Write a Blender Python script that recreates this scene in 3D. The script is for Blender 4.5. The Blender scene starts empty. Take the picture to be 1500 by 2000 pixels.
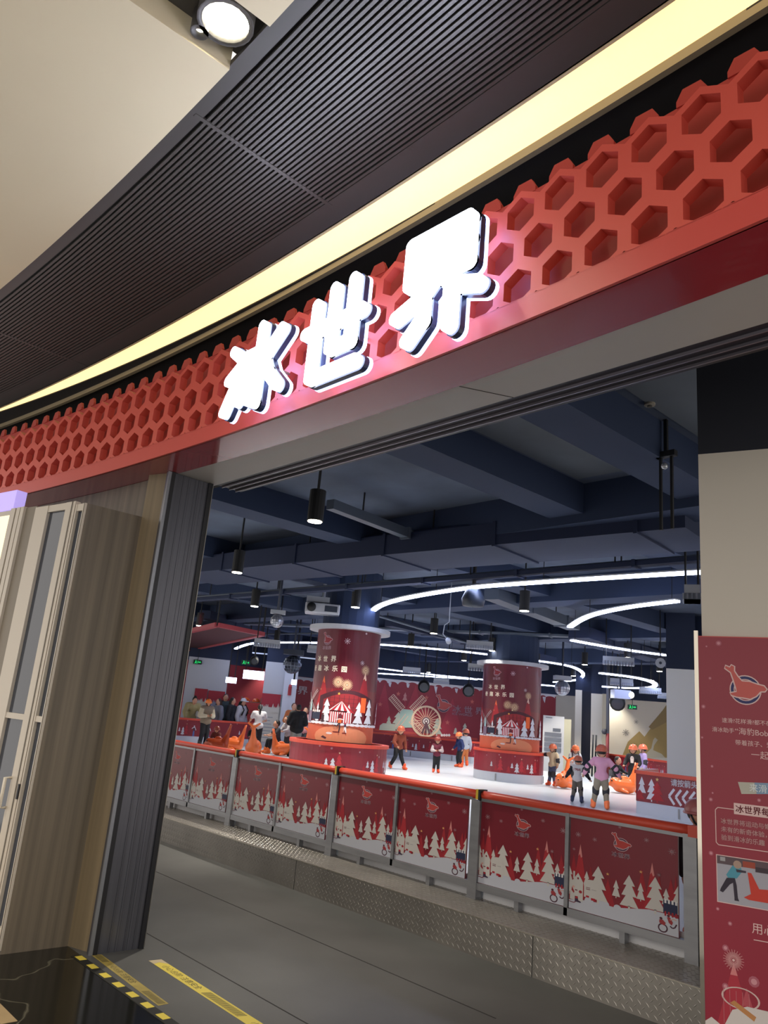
import bpy, bmesh, math, random
from mathutils import Vector, Matrix
random.seed(7)
scene = bpy.context.scene
COL = scene.collection
PI = math.pi

# ---------------------------------------------------------------- camera
FPX = 1502.0; CAMZ = 1.55
def _n(v): return Vector(v).normalized()
_zc = _n(((1250-750)/FPX, (-4600-1000)/FPX, 1))
_x = -_n(((-685-750)/FPX, (1275-1000)/FPX, 1)); _x = (_x - _zc*_x.dot(_zc)).normalized()
_y = _zc.cross(_x)
if _y[2] < 0: _y = -_y
RM = Matrix((_x, _y, _zc))                      # rows: world axes seen from the camera (x right, y down, z forward)
CAM = Vector((0, 0, CAMZ))
cd = bpy.data.cameras.new('camera'); cam = bpy.data.objects.new('camera', cd); COL.objects.link(cam)
r_ = RM @ Vector((1, 0, 0)); u_ = RM @ Vector((0, -1, 0)); b_ = RM @ Vector((0, 0, -1))
cam.matrix_world = Matrix(((r_.x, u_.x, b_.x, 0), (r_.y, u_.y, b_.y, 0), (r_.z, u_.z, b_.z, CAMZ), (0, 0, 0, 1)))
cd.sensor_fit = 'VERTICAL'; cd.sensor_height = 32.0; cd.lens = 32.0*FPX/2000.0
cd.clip_start = 0.05; cd.clip_end = 200
scene.camera = cam
def ray(px, py): return (RM @ Vector(((px-750)/FPX, (py-1000)/FPX, 1))).normalized()
def zp(px, py, z): r = ray(px, py); return CAM + r*((z-CAMZ)/r.z)
def yp(px, py, y): r = ray(px, py); return CAM + r*(y/r.y)
def xp(px, py, x): r = ray(px, py); return CAM + r*(x/r.x)
def dist(px, py, d): r = ray(px, py); k = d/math.hypot(r.x, r.y); return CAM + r*k

# ---------------------------------------------------------------- light of the place, exposure
W = bpy.data.worlds.new('world'); scene.world = W; W.use_nodes = True
W.node_tree.nodes['Background'].inputs[0].default_value = (1.0, 0.94, 0.88, 1)
W.node_tree.nodes['Background'].inputs[1].default_value = 1.3
scene.view_settings.view_transform = 'Standard'; scene.view_settings.look = 'None'
scene.view_settings.exposure = 0.0; scene.view_settings.gamma = 1.0
scene.view_settings.use_curve_mapping = False
cy = scene.cycles
cy.max_bounces = 6; cy.diffuse_bounces = 3; cy.glossy_bounces = 3; cy.transmission_bounces = 4; cy.transparent_max_bounces = 8
cy.caustics_reflective = False; cy.caustics_refractive = False
cy.sample_clamp_indirect = 4.0
cy.use_denoising = True
def light(name, kind, loc, power, color, target=None, size=0.1, spot=None, blend=0.5):
    l = bpy.data.lights.new(name, kind); l.energy = power; l.color = color
    if kind == 'SPOT': l.spot_size = spot; l.spot_blend = blend; l.shadow_soft_size = size
    if kind == 'POINT': l.shadow_soft_size = size
    if kind == 'AREA': l.size = size
    o = bpy.data.objects.new(name, l); o.location = loc; COL.objects.link(o)
    if target is not None: o.rotation_euler = (Vector(target)-Vector(loc)).to_track_quat('-Z', 'Y').to_euler()
    return o

# ---------------------------------------------------------------- helpers
def lin(h):
    h = h.lstrip('#'); out = []
    for i in (0, 2, 4):
        c = int(h[i:i+2], 16)/255
        out.append(c/12.92 if c <= 0.04045 else ((c+0.055)/1.055)**2.4)
    return (*out, 1)
MATS = {}
def mat(name, col='#808080', rough=0.6, metal=0.0, emit=0, ecol=None, spec=0.5, noise=0.0, nscale=(8, 8, 8), bump=0.0, alpha=1.0, coat=0.0):
    if name in MATS: return MATS[name]
    m = bpy.data.materials.new(name); m.use_nodes = True; nt = m.node_tree
    b = nt.nodes['Principled BSDF']; c = lin(col) if isinstance(col, str) else col
    b.inputs['Base Color'].default_value = c; b.inputs['Roughness'].default_value = rough
    b.inputs['Metallic'].default_value = metal; b.inputs['Specular IOR Level'].default_value = spec
    b.inputs['Alpha'].default_value = alpha; b.inputs['Coat Weight'].default_value = coat
    if emit:
        b.inputs['Emission Color'].default_value = lin(ecol) if ecol else c
        b.inputs['Emission Strength'].default_value = emit
    if noise or bump:
        tc = nt.nodes.new('ShaderNodeTexCoord'); mp = nt.nodes.new('ShaderNodeMapping'); mp.inputs['Scale'].default_value = nscale
        nz = nt.nodes.new('ShaderNodeTexNoise'); nz.inputs['Scale'].default_value = 1.0; nz.inputs['Detail'].default_value = 5
        nt.links.new(tc.outputs['Object'], mp.inputs['Vector']); nt.links.new(mp.outputs['Vector'], nz.inputs['Vector'])
        if noise:
            cr = nt.nodes.new('ShaderNodeValToRGB'); e = cr.color_ramp.elements
            e[0].position = 0.3; e[1].position = 0.7
            e[0].color = (c[0]*(1-noise), c[1]*(1-noise), c[2]*(1-noise), 1); e[1].color = (min(1, c[0]*(1+noise)), min(1, c[1]*(1+noise)), min(1, c[2]*(1+noise)), 1)
            nt.links.new(nz.outputs['Fac'], cr.inputs['Fac']); nt.links.new(cr.outputs['Color'], b.inputs['Base Color'])
        if bump:
            bp = nt.nodes.new('ShaderNodeBump'); bp.inputs['Strength'].default_value = bump; bp.inputs['Distance'].default_value = 0.01
            nt.links.new(nz.outputs['Fac'], bp.inputs['Height']); nt.links.new(bp.outputs['Normal'], b.inputs['Normal'])
    MATS[name] = m; return m
def P(h, **k): return mat('paint '+h+''.join('%s%s' % a for a in sorted(k.items())), h, **k)

def tag(o, label=None, cat=None, group=None, kind=None):
    if label: o['label'] = label
    if cat: o['category'] = cat
    if group: o['group'] = group
    if kind: o['kind'] = kind
    return o
def empty(name, loc=(0, 0, 0), label=None, cat=None, group=None, rz=0):
    o = bpy.data.objects.new(name, None); o.empty_display_size = 0.1; COL.objects.link(o)
    o.location = loc; o.rotation_euler = (0, 0, rz); tag(o, label, cat, group); return o
def link_mesh(name, me, parent=None, local=False):
    o = bpy.data.objects.new(name, me); COL.objects.link(o)
    if parent is not None:
        o.parent = parent
        if not local and parent.type == 'EMPTY':
            o.matrix_parent_inverse = Matrix.Translation(-parent.location)
    return o
def copy_tree(o, parent=None):
    c = o.copy(); COL.objects.link(c)
    if parent is not None: c.parent = parent; c.matrix_parent_inverse = o.matrix_parent_inverse.copy()
    for ch in list(o.children): copy_tree(ch, c)
    return c

class MB:
    def __init__(s): s.v = []; s.f = []; s.m = []; s.mats = []
    def mi(s, m):
        if m not in s.mats: s.mats.append(m)
        return s.mats.index(m)
    def add(s, vs, fs, m):
        k = len(s.v); i = s.mi(m); s.v += [tuple(a) for a in vs]
        for f in fs: s.f.append([k+a for a in f]); s.m.append(i)
    def box(s, x0, x1, y0, y1, z0, z1, m):
        s.add([(x0,y0,z0),(x1,y0,z0),(x1,y1,z0),(x0,y1,z0),(x0,y0,z1),(x1,y0,z1),(x1,y1,z1),(x0,y1,z1)],
              [(0,3,2,1),(4,5,6,7),(0,1,5,4),(1,2,6,5),(2,3,7,6),(3,0,4,7)], m); return s
    def bar(s, p, q, w, h, m, up=(0, 0, 1)):
        p = Vector(p); q = Vector(q); d = (q-p).normalized(); up = Vector(up)
        if abs(d.dot(up)) > 0.98: up = Vector((0, 1, 0))
        a = d.cross(up).normalized()*w/2; b = a.cross(d).normalized()*h/2
        s.add([p-a-b, p+a-b, p+a+b, p-a+b, q-a-b, q+a-b, q+a+b, q-a+b],
              [(0,3,2,1),(4,5,6,7),(0,1,5,4),(1,2,6,5),(2,3,7,6),(3,0,4,7)], m); return s
    def tube(s, pts, r, m, n=8, closed=False, ry=None):
        pts = [Vector(p) for p in pts]; N = len(pts); rs = r if isinstance(r, (list, tuple)) else [r]*N
        prev = None; vs = []
        for i, p in enumerate(pts):
            if closed: d = pts[(i+1) % N]-pts[i-1]
            else: d = pts[min(i+1, N-1)]-pts[max(i-1, 0)]
            d.normalize()
            up = Vector((0, 0, 1)) if abs(d.z) < 0.95 else Vector((0, 1, 0))
            a = d.cross(up).normalized()
            if prev is not None:
                a2 = prev - d*prev.dot(d)
                if a2.length > 1e-4: a = a2.normalized()
            prev = a; b = a.cross(d)
            for k in range(n):
                t = 2*PI*k/n; vs.append(p + a*math.cos(t)*rs[i] + b*math.sin(t)*rs[i])
        fs = []
        for i in range(N if closed else N-1):
            j = (i+1) % N
            for k in range(n): fs.append((i*n+k, i*n+(k+1) % n, j*n+(k+1) % n, j*n+k))
        if not closed: fs += [tuple(range(n))[::-1], tuple((N-1)*n+k for k in range(n))]
        s.add(vs, fs, m); return s
    def cyl(s, c, r, z0, z1, m, n=24, r2=None):
        r2 = r if r2 is None else r2
        vs = [(c[0]+r*math.cos(2*PI*k/n), c[1]+r*math.sin(2*PI*k/n), z0) for k in range(n)]
        vs += [(c[0]+r2*math.cos(2*PI*k/n), c[1]+r2*math.sin(2*PI*k/n), z1) for k in range(n)]
        fs = [(k, (k+1) % n, n+(k+1) % n, n+k) for k in range(n)] + [tuple(range(n))[::-1], tuple(n+k for k in range(n))]
        s.add(vs, fs, m); return s
    def lathe(s, c, prof, m, n=24, sc=(1, 1)):
        vs = []; L = len(prof)
        for (r, z) in prof:
            for k in range(n): vs.append((c[0]+sc[0]*r*math.cos(2*PI*k/n), c[1]+sc[1]*r*math.sin(2*PI*k/n), c[2]+z))
        fs = [(i*n+k, i*n+(k+1) % n, (i+1)*n+(k+1) % n, (i+1)*n+k) for i in range(L-1) for k in range(n)]
        s.add(vs, fs, m); return s
    def ball(s, c, r, m, n=12, lo=-1.0, hi=1.0, rot=None):
        r = (r, r, r) if not isinstance(r, (list, tuple)) else r
        vs = []; L = max(3, n//2)
        for i in range(L+1):
            ph = math.asin(max(-1, min(1, lo+(hi-lo)*i/L))) if (lo, hi) != (-1.0, 1.0) else -PI/2+PI*i/L
            for k in range(n):
                t = 2*PI*k/n; v = Vector((r[0]*math.cos(ph)*math.cos(t), r[1]*math.cos(ph)*math.sin(t), r[2]*math.sin(ph)))
                if rot is not None: v = rot @ v
                vs.append(v+Vector(c))
        fs = [(i*n+k, i*n+(k+1) % n, (i+1)*n+(k+1) % n, (i+1)*n+k) for i in range(L) for k in range(n)]
        fs += [tuple(range(n))[::-1], tuple(L*n+k for k in range(n))]
        s.add(vs, fs, m); return s
    def sweep(s, path, prof, m, closed=False):
        """prof: (offset to the right-hand normal, z) loop swept along plan points [(x,y,nx,ny)]"""
        n = len(prof); vs = []
        for (x, y, nx, ny) in path:
            for (o, z) in prof: vs.append((x+nx*o, y+ny*o, z))
        N = len(path); fs = []
        for i in range(N if closed else N-1):
            j = (i+1) % N
            for k in range(n): fs.append((i*n+k, j*n+k, j*n+(k+1) % n, i*n+(k+1) % n))
        if not closed: fs += [tuple(range(n)), tuple((N-1)*n+k for k in range(n))[::-1]]
        s.add(vs, fs, m); return s
    def build(s, name, parent=None, smooth=False, local=False, bevel=0):
        me = bpy.data.meshes.new(name); me.from_pydata(s.v, [], s.f)
        for m in s.mats: me.materials.append(m)
        me.polygons.foreach_set('material_index', s.m)
        if smooth: me.polygons.foreach_set('use_smooth', [True]*len(s.f))
        bm = bmesh.new(); bm.from_mesh(me); bmesh.ops.recalc_face_normals(bm, faces=bm.faces); bm.to_mesh(me); bm.free()
        me.update(); o = link_mesh(name, me, parent, local)
        if bevel:
            b = o.modifiers.new('bevel', 'BEVEL'); b.width = bevel; b.segments = 2; b.limit_method = 'ANGLE'
        return o
def struct(o, label=None, cat=None): o['kind'] = 'structure'; tag(o, label, cat); return o

# plan path helper: points -> dense (x,y,nx,ny) with arc length; normal is to the viewer's side when the path runs left to right
class Path:
    def __init__(s, pts, step=0.15, smooth=True):
        pts = [Vector((p[0], p[1])) for p in pts]; d = []
        if smooth and len(pts) > 2:
            for i in range(len(pts)-1):
                p0 = pts[max(i-1, 0)]; p1 = pts[i]; p2 = pts[i+1]; p3 = pts[min(i+2, len(pts)-1)]
                k = max(2, int((p2-p1).length/step))
                for j in range(k):
                    t = j/k
                    d.append(0.5*((2*p1)+(p2-p0)*t+(2*p0-5*p1+4*p2-p3)*t*t+(3*p1-p0-3*p2+p3)*t**3))
            d.append(pts[-1])
        else:
            for i in range(len(pts)-1):
                k = max(1, int((pts[i+1]-pts[i]).length/step))
                for j in range(k): d.append(pts[i].lerp(pts[i+1], j/k))
            d.append(pts[-1])
        s.d = d; s.s = [0]
        for i in range(1, len(d)): s.s.append(s.s[-1]+(d[i]-d[i-1]).length)
        s.L = s.s[-1]
    def nrm(s, i):
        t = (s.d[min(i+1, len(s.d)-1)]-s.d[max(i-1, 0)]).normalized(); return Vector((t.y, -t.x))
    def rows(s): return [(p.x, p.y, s.nrm(i).x, s.nrm(i).y) for i, p in enumerate(s.d)]
    def at(s, u, off=0.0):
        import bisect
        i = max(0, min(len(s.d)-2, bisect.bisect_right(s.s, u)-1)); t = (u-s.s[i])/(s.s[i+1]-s.s[i])
        p = s.d[i].lerp(s.d[i+1], t); n = s.nrm(i).lerp(s.nrm(i+1), max(0, min(1, t))).normalized(); return p+n*off, n
    def cut(s, a, b, n=12):
        out = []
        for i in range(n+1):
            p, nn = s.at(a+(b-a)*i/n); out.append((p.x, p.y, nn.x, nn.y))
        return out

# ---------------------------------------------------------------- printed artwork: flat shapes laid over one another
TEXT = {}
def text_mesh(t, bold=0.0):
    if (t, bold) not in TEXT:
        c = bpy.data.curves.new('lettering', 'FONT'); c.body = t; c.size = 1; c.offset = bold
        o = bpy.data.objects.new('lettering', c); m = bpy.data.meshes.new_from_object(o)
        vs = [v.co.copy() for v in m.vertices]; fs = [list(p.vertices) for p in m.polygons]
        x0 = min(v.x for v in vs); x1 = max(v.x for v in vs); y0 = min(v.y for v in vs); y1 = max(v.y for v in vs)
        TEXT[(t, bold)] = ([((v.x-x0), (v.y-y0)) for v in vs], fs, x1-x0, y1-y0)
        bpy.data.meshes.remove(m); bpy.data.objects.remove(o); bpy.data.curves.remove(c)
    return TEXT[(t, bold)]
class Art:
    def __init__(s): s.p = []; s.lay = 0
    def poly(s, pts, m, lay=None):
        if lay is None: s.lay += 1; lay = s.lay
        s.p.append(([tuple(a) for a in pts], m, lay)); return s
    def nxt(s): s.lay += 1; return s.lay
    def rect(s, u0, u1, v0, v1, m, lay=None): return s.poly([(u0, v0), (u1, v0), (u1, v1), (u0, v1)], m, lay)
    def disc(s, u, v, r, m, lay=None, n=20, rv=None):
        rv = r if rv is None else rv
        return s.poly([(u+r*math.cos(2*PI*k/n), v+rv*math.sin(2*PI*k/n)) for k in range(n)], m, lay)
    def ring(s, u, v, r, w, m, lay=None, n=28, rv=None):
        if lay is None: lay = s.nxt()
        rv = r if rv is None else rv; q = (r-w)/r
        for k in range(n):
            a = 2*PI*k/n; b = 2*PI*(k+1)/n
            s.poly([(u+r*math.cos(a), v+rv*math.sin(a)), (u+r*math.cos(b), v+rv*math.sin(b)), (u+r*q*math.cos(b), v+rv*q*math.sin(b)), (u+r*q*math.cos(a), v+rv*q*math.sin(a))], m, lay)
        return s
    def line(s, a, b, w, m, lay=None):
        if lay is None: lay = s.nxt()
        a = Vector(a); b = Vector(b); d = (b-a).normalized(); n = Vector((-d.y, d.x))*w/2
        return s.poly([a-n, b-n, b+n, a+n], m, lay)
    def lines(s, pts, w, m):
        l = s.nxt()
        for a, b in zip(pts[:-1], pts[1:]): s.line(a, b, w, m, l)
        return s
    def tree(s, u, v0, v1, w, m, tiers=3, trunk=True):
        h = v1-v0; t0 = v0+(h*0.10 if trunk else 0); l = s.nxt()
        if trunk: s.rect(u-w*0.05, u+w*0.05, v0, t0+h*0.02, m, l)
        L = []; R = []
        for i in range(tiers):
            a = t0+(v1-t0)*(i/tiers); b = t0+(v1-t0)*((i+1)/tiers); wo = w/2*(1-i/tiers*0.55); wi = wo*0.36
            if i == tiers-1: wi = 0.002*w
            L += [(u-wo, a), (u-wi, b)]; R += [(u+wo, a), (u+wi, b)]
        return s.poly(R + L[::-1], m, l)
    def peak(s, u, v0, v1, w, m, cap=None):
        s.poly([(u-w/2, v0), (u+w/2, v0), (u, v1)], m)
        if cap: k = 0.22; s.poly([(u-w/2*k, v1-(v1-v0)*k), (u-w*0.03, v1-(v1-v0)*k*0.8), (u+w*0.04, v1-(v1-v0)*k*1.1), (u+w/2*k, v1-(v1-v0)*k), (u, v1)], cap)
        return s
    def star(s, u, v, r, m):
        return s.poly([(u+(r if k % 2 == 0 else r*0.42)*math.sin(PI*k/5), v+(r if k % 2 == 0 else r*0.42)*math.cos(PI*k/5)) for k in range(10)], m)
    def flake(s, u, v, r, m, w=0.12):
        l = s.nxt()
        for k in range(4):
            a = PI*k/4; d = Vector((math.cos(a), math.sin(a)))*r; s.line((u-d.x, v-d.y), (u+d.x, v+d.y), r*w, m, l)
            for sg in (-1, 1):
                p = Vector((u, v))+d*0.62*sg; e = Vector((math.cos(a+0.9*sg), math.sin(a+0.9*sg)))*r*0.25
                s.disc(u+d.x*0.75*sg, v+d.y*0.75*sg, r*0.13, m, l, 6)
        return s
    def burst(s, u, v, r, m, core=None, n=22):
        l = s.nxt()
        for k in range(n):
            a = 2*PI*k/n; c = math.cos(a); d = math.sin(a)
            s.line((u+c*r*0.2, v+d*r*0.2), (u+c*r, v+d*r), r*0.05, m, l)
            a += PI/n; c = math.cos(a); d = math.sin(a); s.line((u+c*r*0.35, v+d*r*0.35), (u+c*r*0.75, v+d*r*0.75), r*0.05, m, l)
        if core: s.disc(u, v, r*0.13, core)
        return s
    def text(s, t, u, v, h, m, bold=0.0, wide=1.0, center=False, lay=None):
        vs, fs, tw, th = text_mesh(t, 0.0); k = h/0.9; kw = k*wide
        if lay is None: lay = s.nxt()
        if center: u = u-tw*kw/2
        for dx, dy in (((0, 0),) if not bold else ((0, 0), (bold*h, 0), (-bold*h, 0), (0, bold*h), (0, -bold*h))):
            for f in fs: s.poly([(u+dx+vs[i][0]*kw, v+dy+vs[i][1]*k) for i in f], m, lay)
        return s
    def logo(s, u, v, r, seal, edge, ring, txt=None):
        """leaping seal over a round hoop; r = hoop radius"""
        s.ring(u, v, r*1.08, r*0.34, edge); s.ring(u, v, r, r*0.2, ring)
        out = [(-.95,-.42),(-1.05,-.3),(-.6,-.18),(-.62,.1),(-.78,.7),(-.95,1.25),(-1.35,1.55),(-1.32,1.72),(-1.02,1.6),(-.9,1.78),(-.72,1.68),(-.74,1.35),(-.5,.95),(-.22,.62),(.3,.6),(.85,.42),(1.25,.34),(1.42,.12),(1.3,-.02),(1.0,-.05),(.7,-.4),(.3,-.62),(-.2,-.55),(-.6,-.52)]
        c = Vector((0, 0.2)); e = []
        for i, (a, b) in enumerate(out):
            p0 = Vector(out[i-1]); p1 = Vector(out[(i+1) % len(out)]); t = (p1-p0).normalized(); nn = Vector((-t.y, t.x)); e.append((u+(a+nn.x*.09)*r, v+(b+nn.y*.09)*r))
        s.poly(e, edge); s.poly([(u+a*r, v+b*r) for a, b in out], seal)
        if txt:
            s.text(txt, u-r*0.05, v-r*2.1, r*0.75, edge, 0.05, 1.05, True)
            s.text(txt, u-r*0.05, v-r*2.1, r*0.75, ring, 0.0, 1.05, True)
        return s
    def build(s, name, rect, fn, eps, parent=None, step=None, local=False):
        """rect: clip (u0,u1,v0,v1); fn(u,v,off)->point; step: cut columns for curved carriers"""
        bm = bmesh.new(); ml = []
        gb = {}                                    # stack only shapes that really overlap, so the print stays thin
        for pts, m, lay in s.p:
            b = gb.setdefault(lay, [1e9, -1e9, 1e9, -1e9]); us = [p[0] for p in pts]; vs_ = [p[1] for p in pts]
            b[0] = min(b[0], *us); b[1] = max(b[1], *us); b[2] = min(b[2], *vs_); b[3] = max(b[3], *vs_)
        lv = {}
        for lay in sorted(gb):
            b = gb[lay]; lv[lay] = 1+max([lv[o] for o in lv if not (gb[o][1] < b[0] or gb[o][0] > b[1] or gb[o][3] < b[2] or gb[o][2] > b[3])], default=0)
        for pts, m, lay in s.p:
            lay = lv[lay]
            if m not in ml: ml.append(m)
            try:
                f = bm.faces.new([bm.verts.new((a, b, lay*eps)) for a, b in pts]); f.material_index = ml.index(m)
            except ValueError: pass
        bm.normal_update()
        bmesh.ops.triangulate(bm, faces=[f for f in bm.faces if len(f.verts) > 4 or len(f.verts) == 4 and False], ngon_method='EAR_CLIP')
        def cut(co, no, outer):
            bmesh.ops.bisect_plane(bm, geom=bm.verts[:]+bm.edges[:]+bm.faces[:], plane_co=co, plane_no=no, clear_outer=outer, clear_inner=False, dist=1e-7)
        if rect:
            u0, u1, v0, v1 = rect
            cut((u0, 0, 0), (-1, 0, 0), True); cut((u1, 0, 0), (1, 0, 0), True); cut((0, v0, 0), (0, -1, 0), True); cut((0, v1, 0), (0, 1, 0), True)
        if step and rect:
            k = 1
            while u0+k*step < u1: cut((u0+k*step, 0, 0), (1, 0, 0), False); k += 1
        bm.normal_update()
        for f in bm.faces:
            if f.normal.z < 0: f.normal_flip()
        for v in bm.verts: v.co = fn(v.co.x, v.co.y, v.co.z)
        me = bpy.data.meshes.new(name); bm.to_mesh(me); bm.free()
        for m in ml: me.materials.append(m)
        return link_mesh(name, me, parent, local)
def join_into(o, extra):
    """append another mesh object's geometry to o (one mesh, more materials) and drop the other"""
    me = o.data; ex = extra.data; off = len(me.materials)
    for m in ex.materials: me.materials.append(m)
    bm = bmesh.new(); bm.from_mesh(me); n0 = len(bm.faces); bm.from_mesh(ex); bm.faces.ensure_lookup_table()
    for i in range(n0, len(bm.faces)): bm.faces[i].material_index += off
    bm.to_mesh(me); bm.free(); bpy.data.objects.remove(extra)
    return o

# ---------------------------------------------------------------- shared materials
WHITE = P('#e9e9ec', rough=0.5); SNOW = P('#d9dce6', rough=0.5)
RED = P('#8a1526', rough=0.45); RED2 = P('#b3202f', rough=0.45); RED3 = P('#c8323a', rough=0.45); DRED = P('#5d0f1f', rough=0.45)
ORG = P('#f2552a', rough=0.35); SEALO = P('#ff7c3c', rough=0.3); NAVY = P('#20255e', rough=0.5); GOLD = P('#e8b64c', rough=0.5)
ICEM = mat('ice', '#dfe6ee', rough=0.28, noise=0.05, nscale=(0.6, 0.6, 0.6), bump=0.05)
STEEL = mat('brushed steel', '#9c9a94', rough=0.38, metal=0.75, noise=0.12, nscale=(6, 6, 40))
BLACK = P('#101216', rough=0.6); CEILB = mat('painted services ceiling', '#2b3546', rough=0.85, noise=0.25, nscale=(0.8, 0.8, 0.8))
WOODM = mat('grey brown veneer', '#6a6052', rough=0.45, noise=0.34, nscale=(20, 20, 0.25))
LAMP = mat('lamp face', '#ffffff', emit=25, ecol='#fff4dc'); LEDM = mat('cool led ribbon', '#ffffff', emit=16.0, ecol='#c9d6ff')
# ================================================================ the large structure
def yF(x, c=-2.9, k=0.0165): return -k*(x-c)**2          # bow of the shop front in plan
XS = [-10.5+0.2*i for i in range(58)]                       # x from -10.5 to 0.9
def arc(y0, k=0.0165, c=-2.9, x0=-10.5, x1=0.9, n=58):
    out = []
    for i in range(n):
        x = x0+(x1-x0)*i/(n-1); y = y0-k*(x-c)**2; t = Vector((1, -2*k*(x-c))).normalized(); out.append((x, y, t.y, -t.x))
    return out
# floors
marble = mat('polished dark marble', '#17170f', rough=0.12, spec=0.6)
nt = marble.node_tree; b = nt.nodes['Principled BSDF']; tc = nt.nodes.new('ShaderNodeTexCoord')
wv = nt.nodes.new('ShaderNodeTexVoronoi'); wv.feature = 'DISTANCE_TO_EDGE'; wv.inputs['Scale'].default_value = 1.3
nz = nt.nodes.new('ShaderNodeTexNoise'); nz.inputs['Scale'].default_value = 3.0; mx = nt.nodes.new('ShaderNodeMixRGB'); mx.inputs[0].default_value = 0.35
cr = nt.nodes.new('ShaderNodeValToRGB'); cr.color_ramp.elements[0].color = lin('#5d5a4c'); cr.color_ramp.elements[1].color = lin('#14140e'); cr.color_ramp.elements[1].position = 0.012
nt.links.new(tc.outputs['Object'], nz.inputs['Vector']); nt.links.new(tc.outputs['Object'], mx.inputs[1]); nt.links.new(nz.outputs['Color'], mx.inputs[2])
nt.links.new(mx.outputs[0], wv.inputs['Vector']); nt.links.new(wv.outputs['Distance'], cr.inputs['Fac']); nt.links.new(cr.outputs['Color'], b.inputs['Base Color'])
struct(MB().box(-9, 3, -4, 2.345, -0.1, 0, marble).build('floor'), 'polished black marble mall floor with thin pale veins')
beige = mat('beige stone tile', '#b59c74', rough=0.25, noise=0.08, nscale=(4, 4, 4))
struct(MB().box(-6.5, -4.17, 0.9, 1.70, 0.0, 0.002, beige).build('trim_1'), 'beige stone floor border at the lower left corner')
conc = mat('grey trowelled concrete', '#525250', rough=0.5, noise=0.18, nscale=(1.6, 1.6, 1.6), bump=0.1)
joint = P('#2b2927', rough=0.9)
mb = MB().box(-16, 3, 2.345, 5.4, -0.1, 0.001, conc)
mb.box(-14, -3.0, 3.875, 3.885, 0.0012, 0.0022, joint).box(-5.6, -2, 2.905, 2.913, 0.0012, 0.0022, joint)
struct(mb.build('floor'), 'grey concrete floor between the shop threshold and the checker plate step')
struct(MB().box(-30, 2, 5.4, 32, -0.1, 0.02, conc).build('floor'), 'concrete slab under the rink')
ICEZ = 0.32
struct(MB().box(-21.4, -1, 5.22, 27.5, 0.02, ICEZ, ICEM).build('floor'), 'white ice surface of the skating rink')
staff = P('#4a4c52', rough=0.5)
struct(MB().box(-32, -21.6, 5.4, 32, 0.02, 0.2, staff).build('floor'), 'dark grey raised floor behind the far left barrier')
# interior shell
ZC = 4.3
slabm = mat('dark painted concrete ceiling', '#545e72', rough=0.9, noise=0.22, nscale=(1.2, 1.2, 1.2))  # a blue haze of light is mixed into this dark ceiling colour
struct(MB().box(-34, 3, 2.95, 34, ZC, ZC+0.1, slabm).build('ceiling'), 'dark painted concrete ceiling over the rink')
murw = mat('mural wall paint', '#7c1c28', rough=0.6); blk = mat('blue hazed bulkhead paint', '#1c2740', rough=0.8)  # bulkhead black carries the blue haze in its colour
# ceiling beams of the interior
mb = MB()
beamm = mat('blue hazed beam paint', '#2b3956', rough=0.85)  # black beams, lifted to blue to stand for the haze
for x0 in (-3.55, -5.1, -8.6, -12.0, -16.0, -20.5):
    mb.box(x0, x0+0.45, 2.97, 30, 3.95, ZC, beamm)
for y0 in (7.2, 11.6, 16.5, 22.0): mb.box(-33, 2, y0, y0+0.55, 3.85, ZC, beamm)
struct(mb.build('trim_2'), 'dark downstand beams of the rink ceiling')

# ---------------- mall ceiling
MC = 4.2
dark = mat('charcoal ceiling metal', '#5a5856', rough=0.45, metal=0.3)
cream = mat('cream ceiling plaster', '#e8dbba', rough=0.7, noise=0.03, nscale=(1, 1, 1))
mb = MB()
# charcoal tray behind the slats and the plain margins
mb.sweep(arc(2.22, 0.0125, -3.3), [(0.0, MC), (0.0, MC+0.012), (0.15, MC+0.012), (0.15, MC)], dark)
mb.sweep(arc(2.07, 0.0125, -3.3), [(0.0, MC+0.018), (0.0, MC+0.03), (0.78, MC+0.03), (0.78, MC+0.018)], BLACK)
mb.sweep(arc(1.29, 0.0125, -3.3), [(0.0, MC), (0.0, MC+0.03), (0.075, MC+0.03), (0.075, MC)], dark)
k = 0; y = 2.065
while y > 1.30:
    mb.sweep(arc(y, 0.0125, -3.3, n=40), [(0.0, MC), (0.0, MC+0.016), (0.015, MC+0.016), (0.015, MC)], dark); y -= 0.0265
for xx in (-2.95, -6.2, -0.3): mb.bar((xx, 1.25, MC+0.004), (xx-0.02, 2.1, MC+0.004), 0.022, 0.012, dark)
o = struct(mb.build('ceiling'), 'charcoal mall ceiling of narrow curved slats along the shop front')
mb = MB()
def creampan(x0, x1, n):
    mb.sweep(arc(1.216, 0.0125, -3.3, x0=x0, x1=x1, n=n), [(0.0, MC-0.02), (0.0, MC+0.12), (3.6, MC+0.12), (3.6, MC-0.02)], cream)
creampan(-10.5, -2.58, 40); creampan(-2.27, 0.9, 20)
struct(mb.build('ceiling'), 'flat cream plaster mall ceiling beyond the slats')
struct(MB().box(-2.6, -2.25, -2.4, 1.27, MC+0.10, MC+0.14, dark).build('ceiling'), 'charcoal lamp slot between the cream ceiling panels')
def mall_spot(x, y, label, strength, r):
    t = empty('recessed_spotlight', (x, y, MC+0.02), label, 'spotlight', 'spotlights in the ceiling slot')
    MB().lathe((x, y, MC), [(r+0.02, 0.0), (r+0.02, 0.10), (r, 0.10), (r, 0.0), (r+0.02, 0.0)], dark, 20).build('housing', t, True)
    MB().cyl((x, y), r*0.98, MC+0.02, MC+0.05, mat('mall lamp face %d' % strength, '#ffffff', emit=strength, ecol='#fff6d8'), 20).build('lamp_face', t)
mall_spot(-2.41, 1.08, 'large glaring round spotlight in the dark ceiling slot', 60, 0.095)
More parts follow.
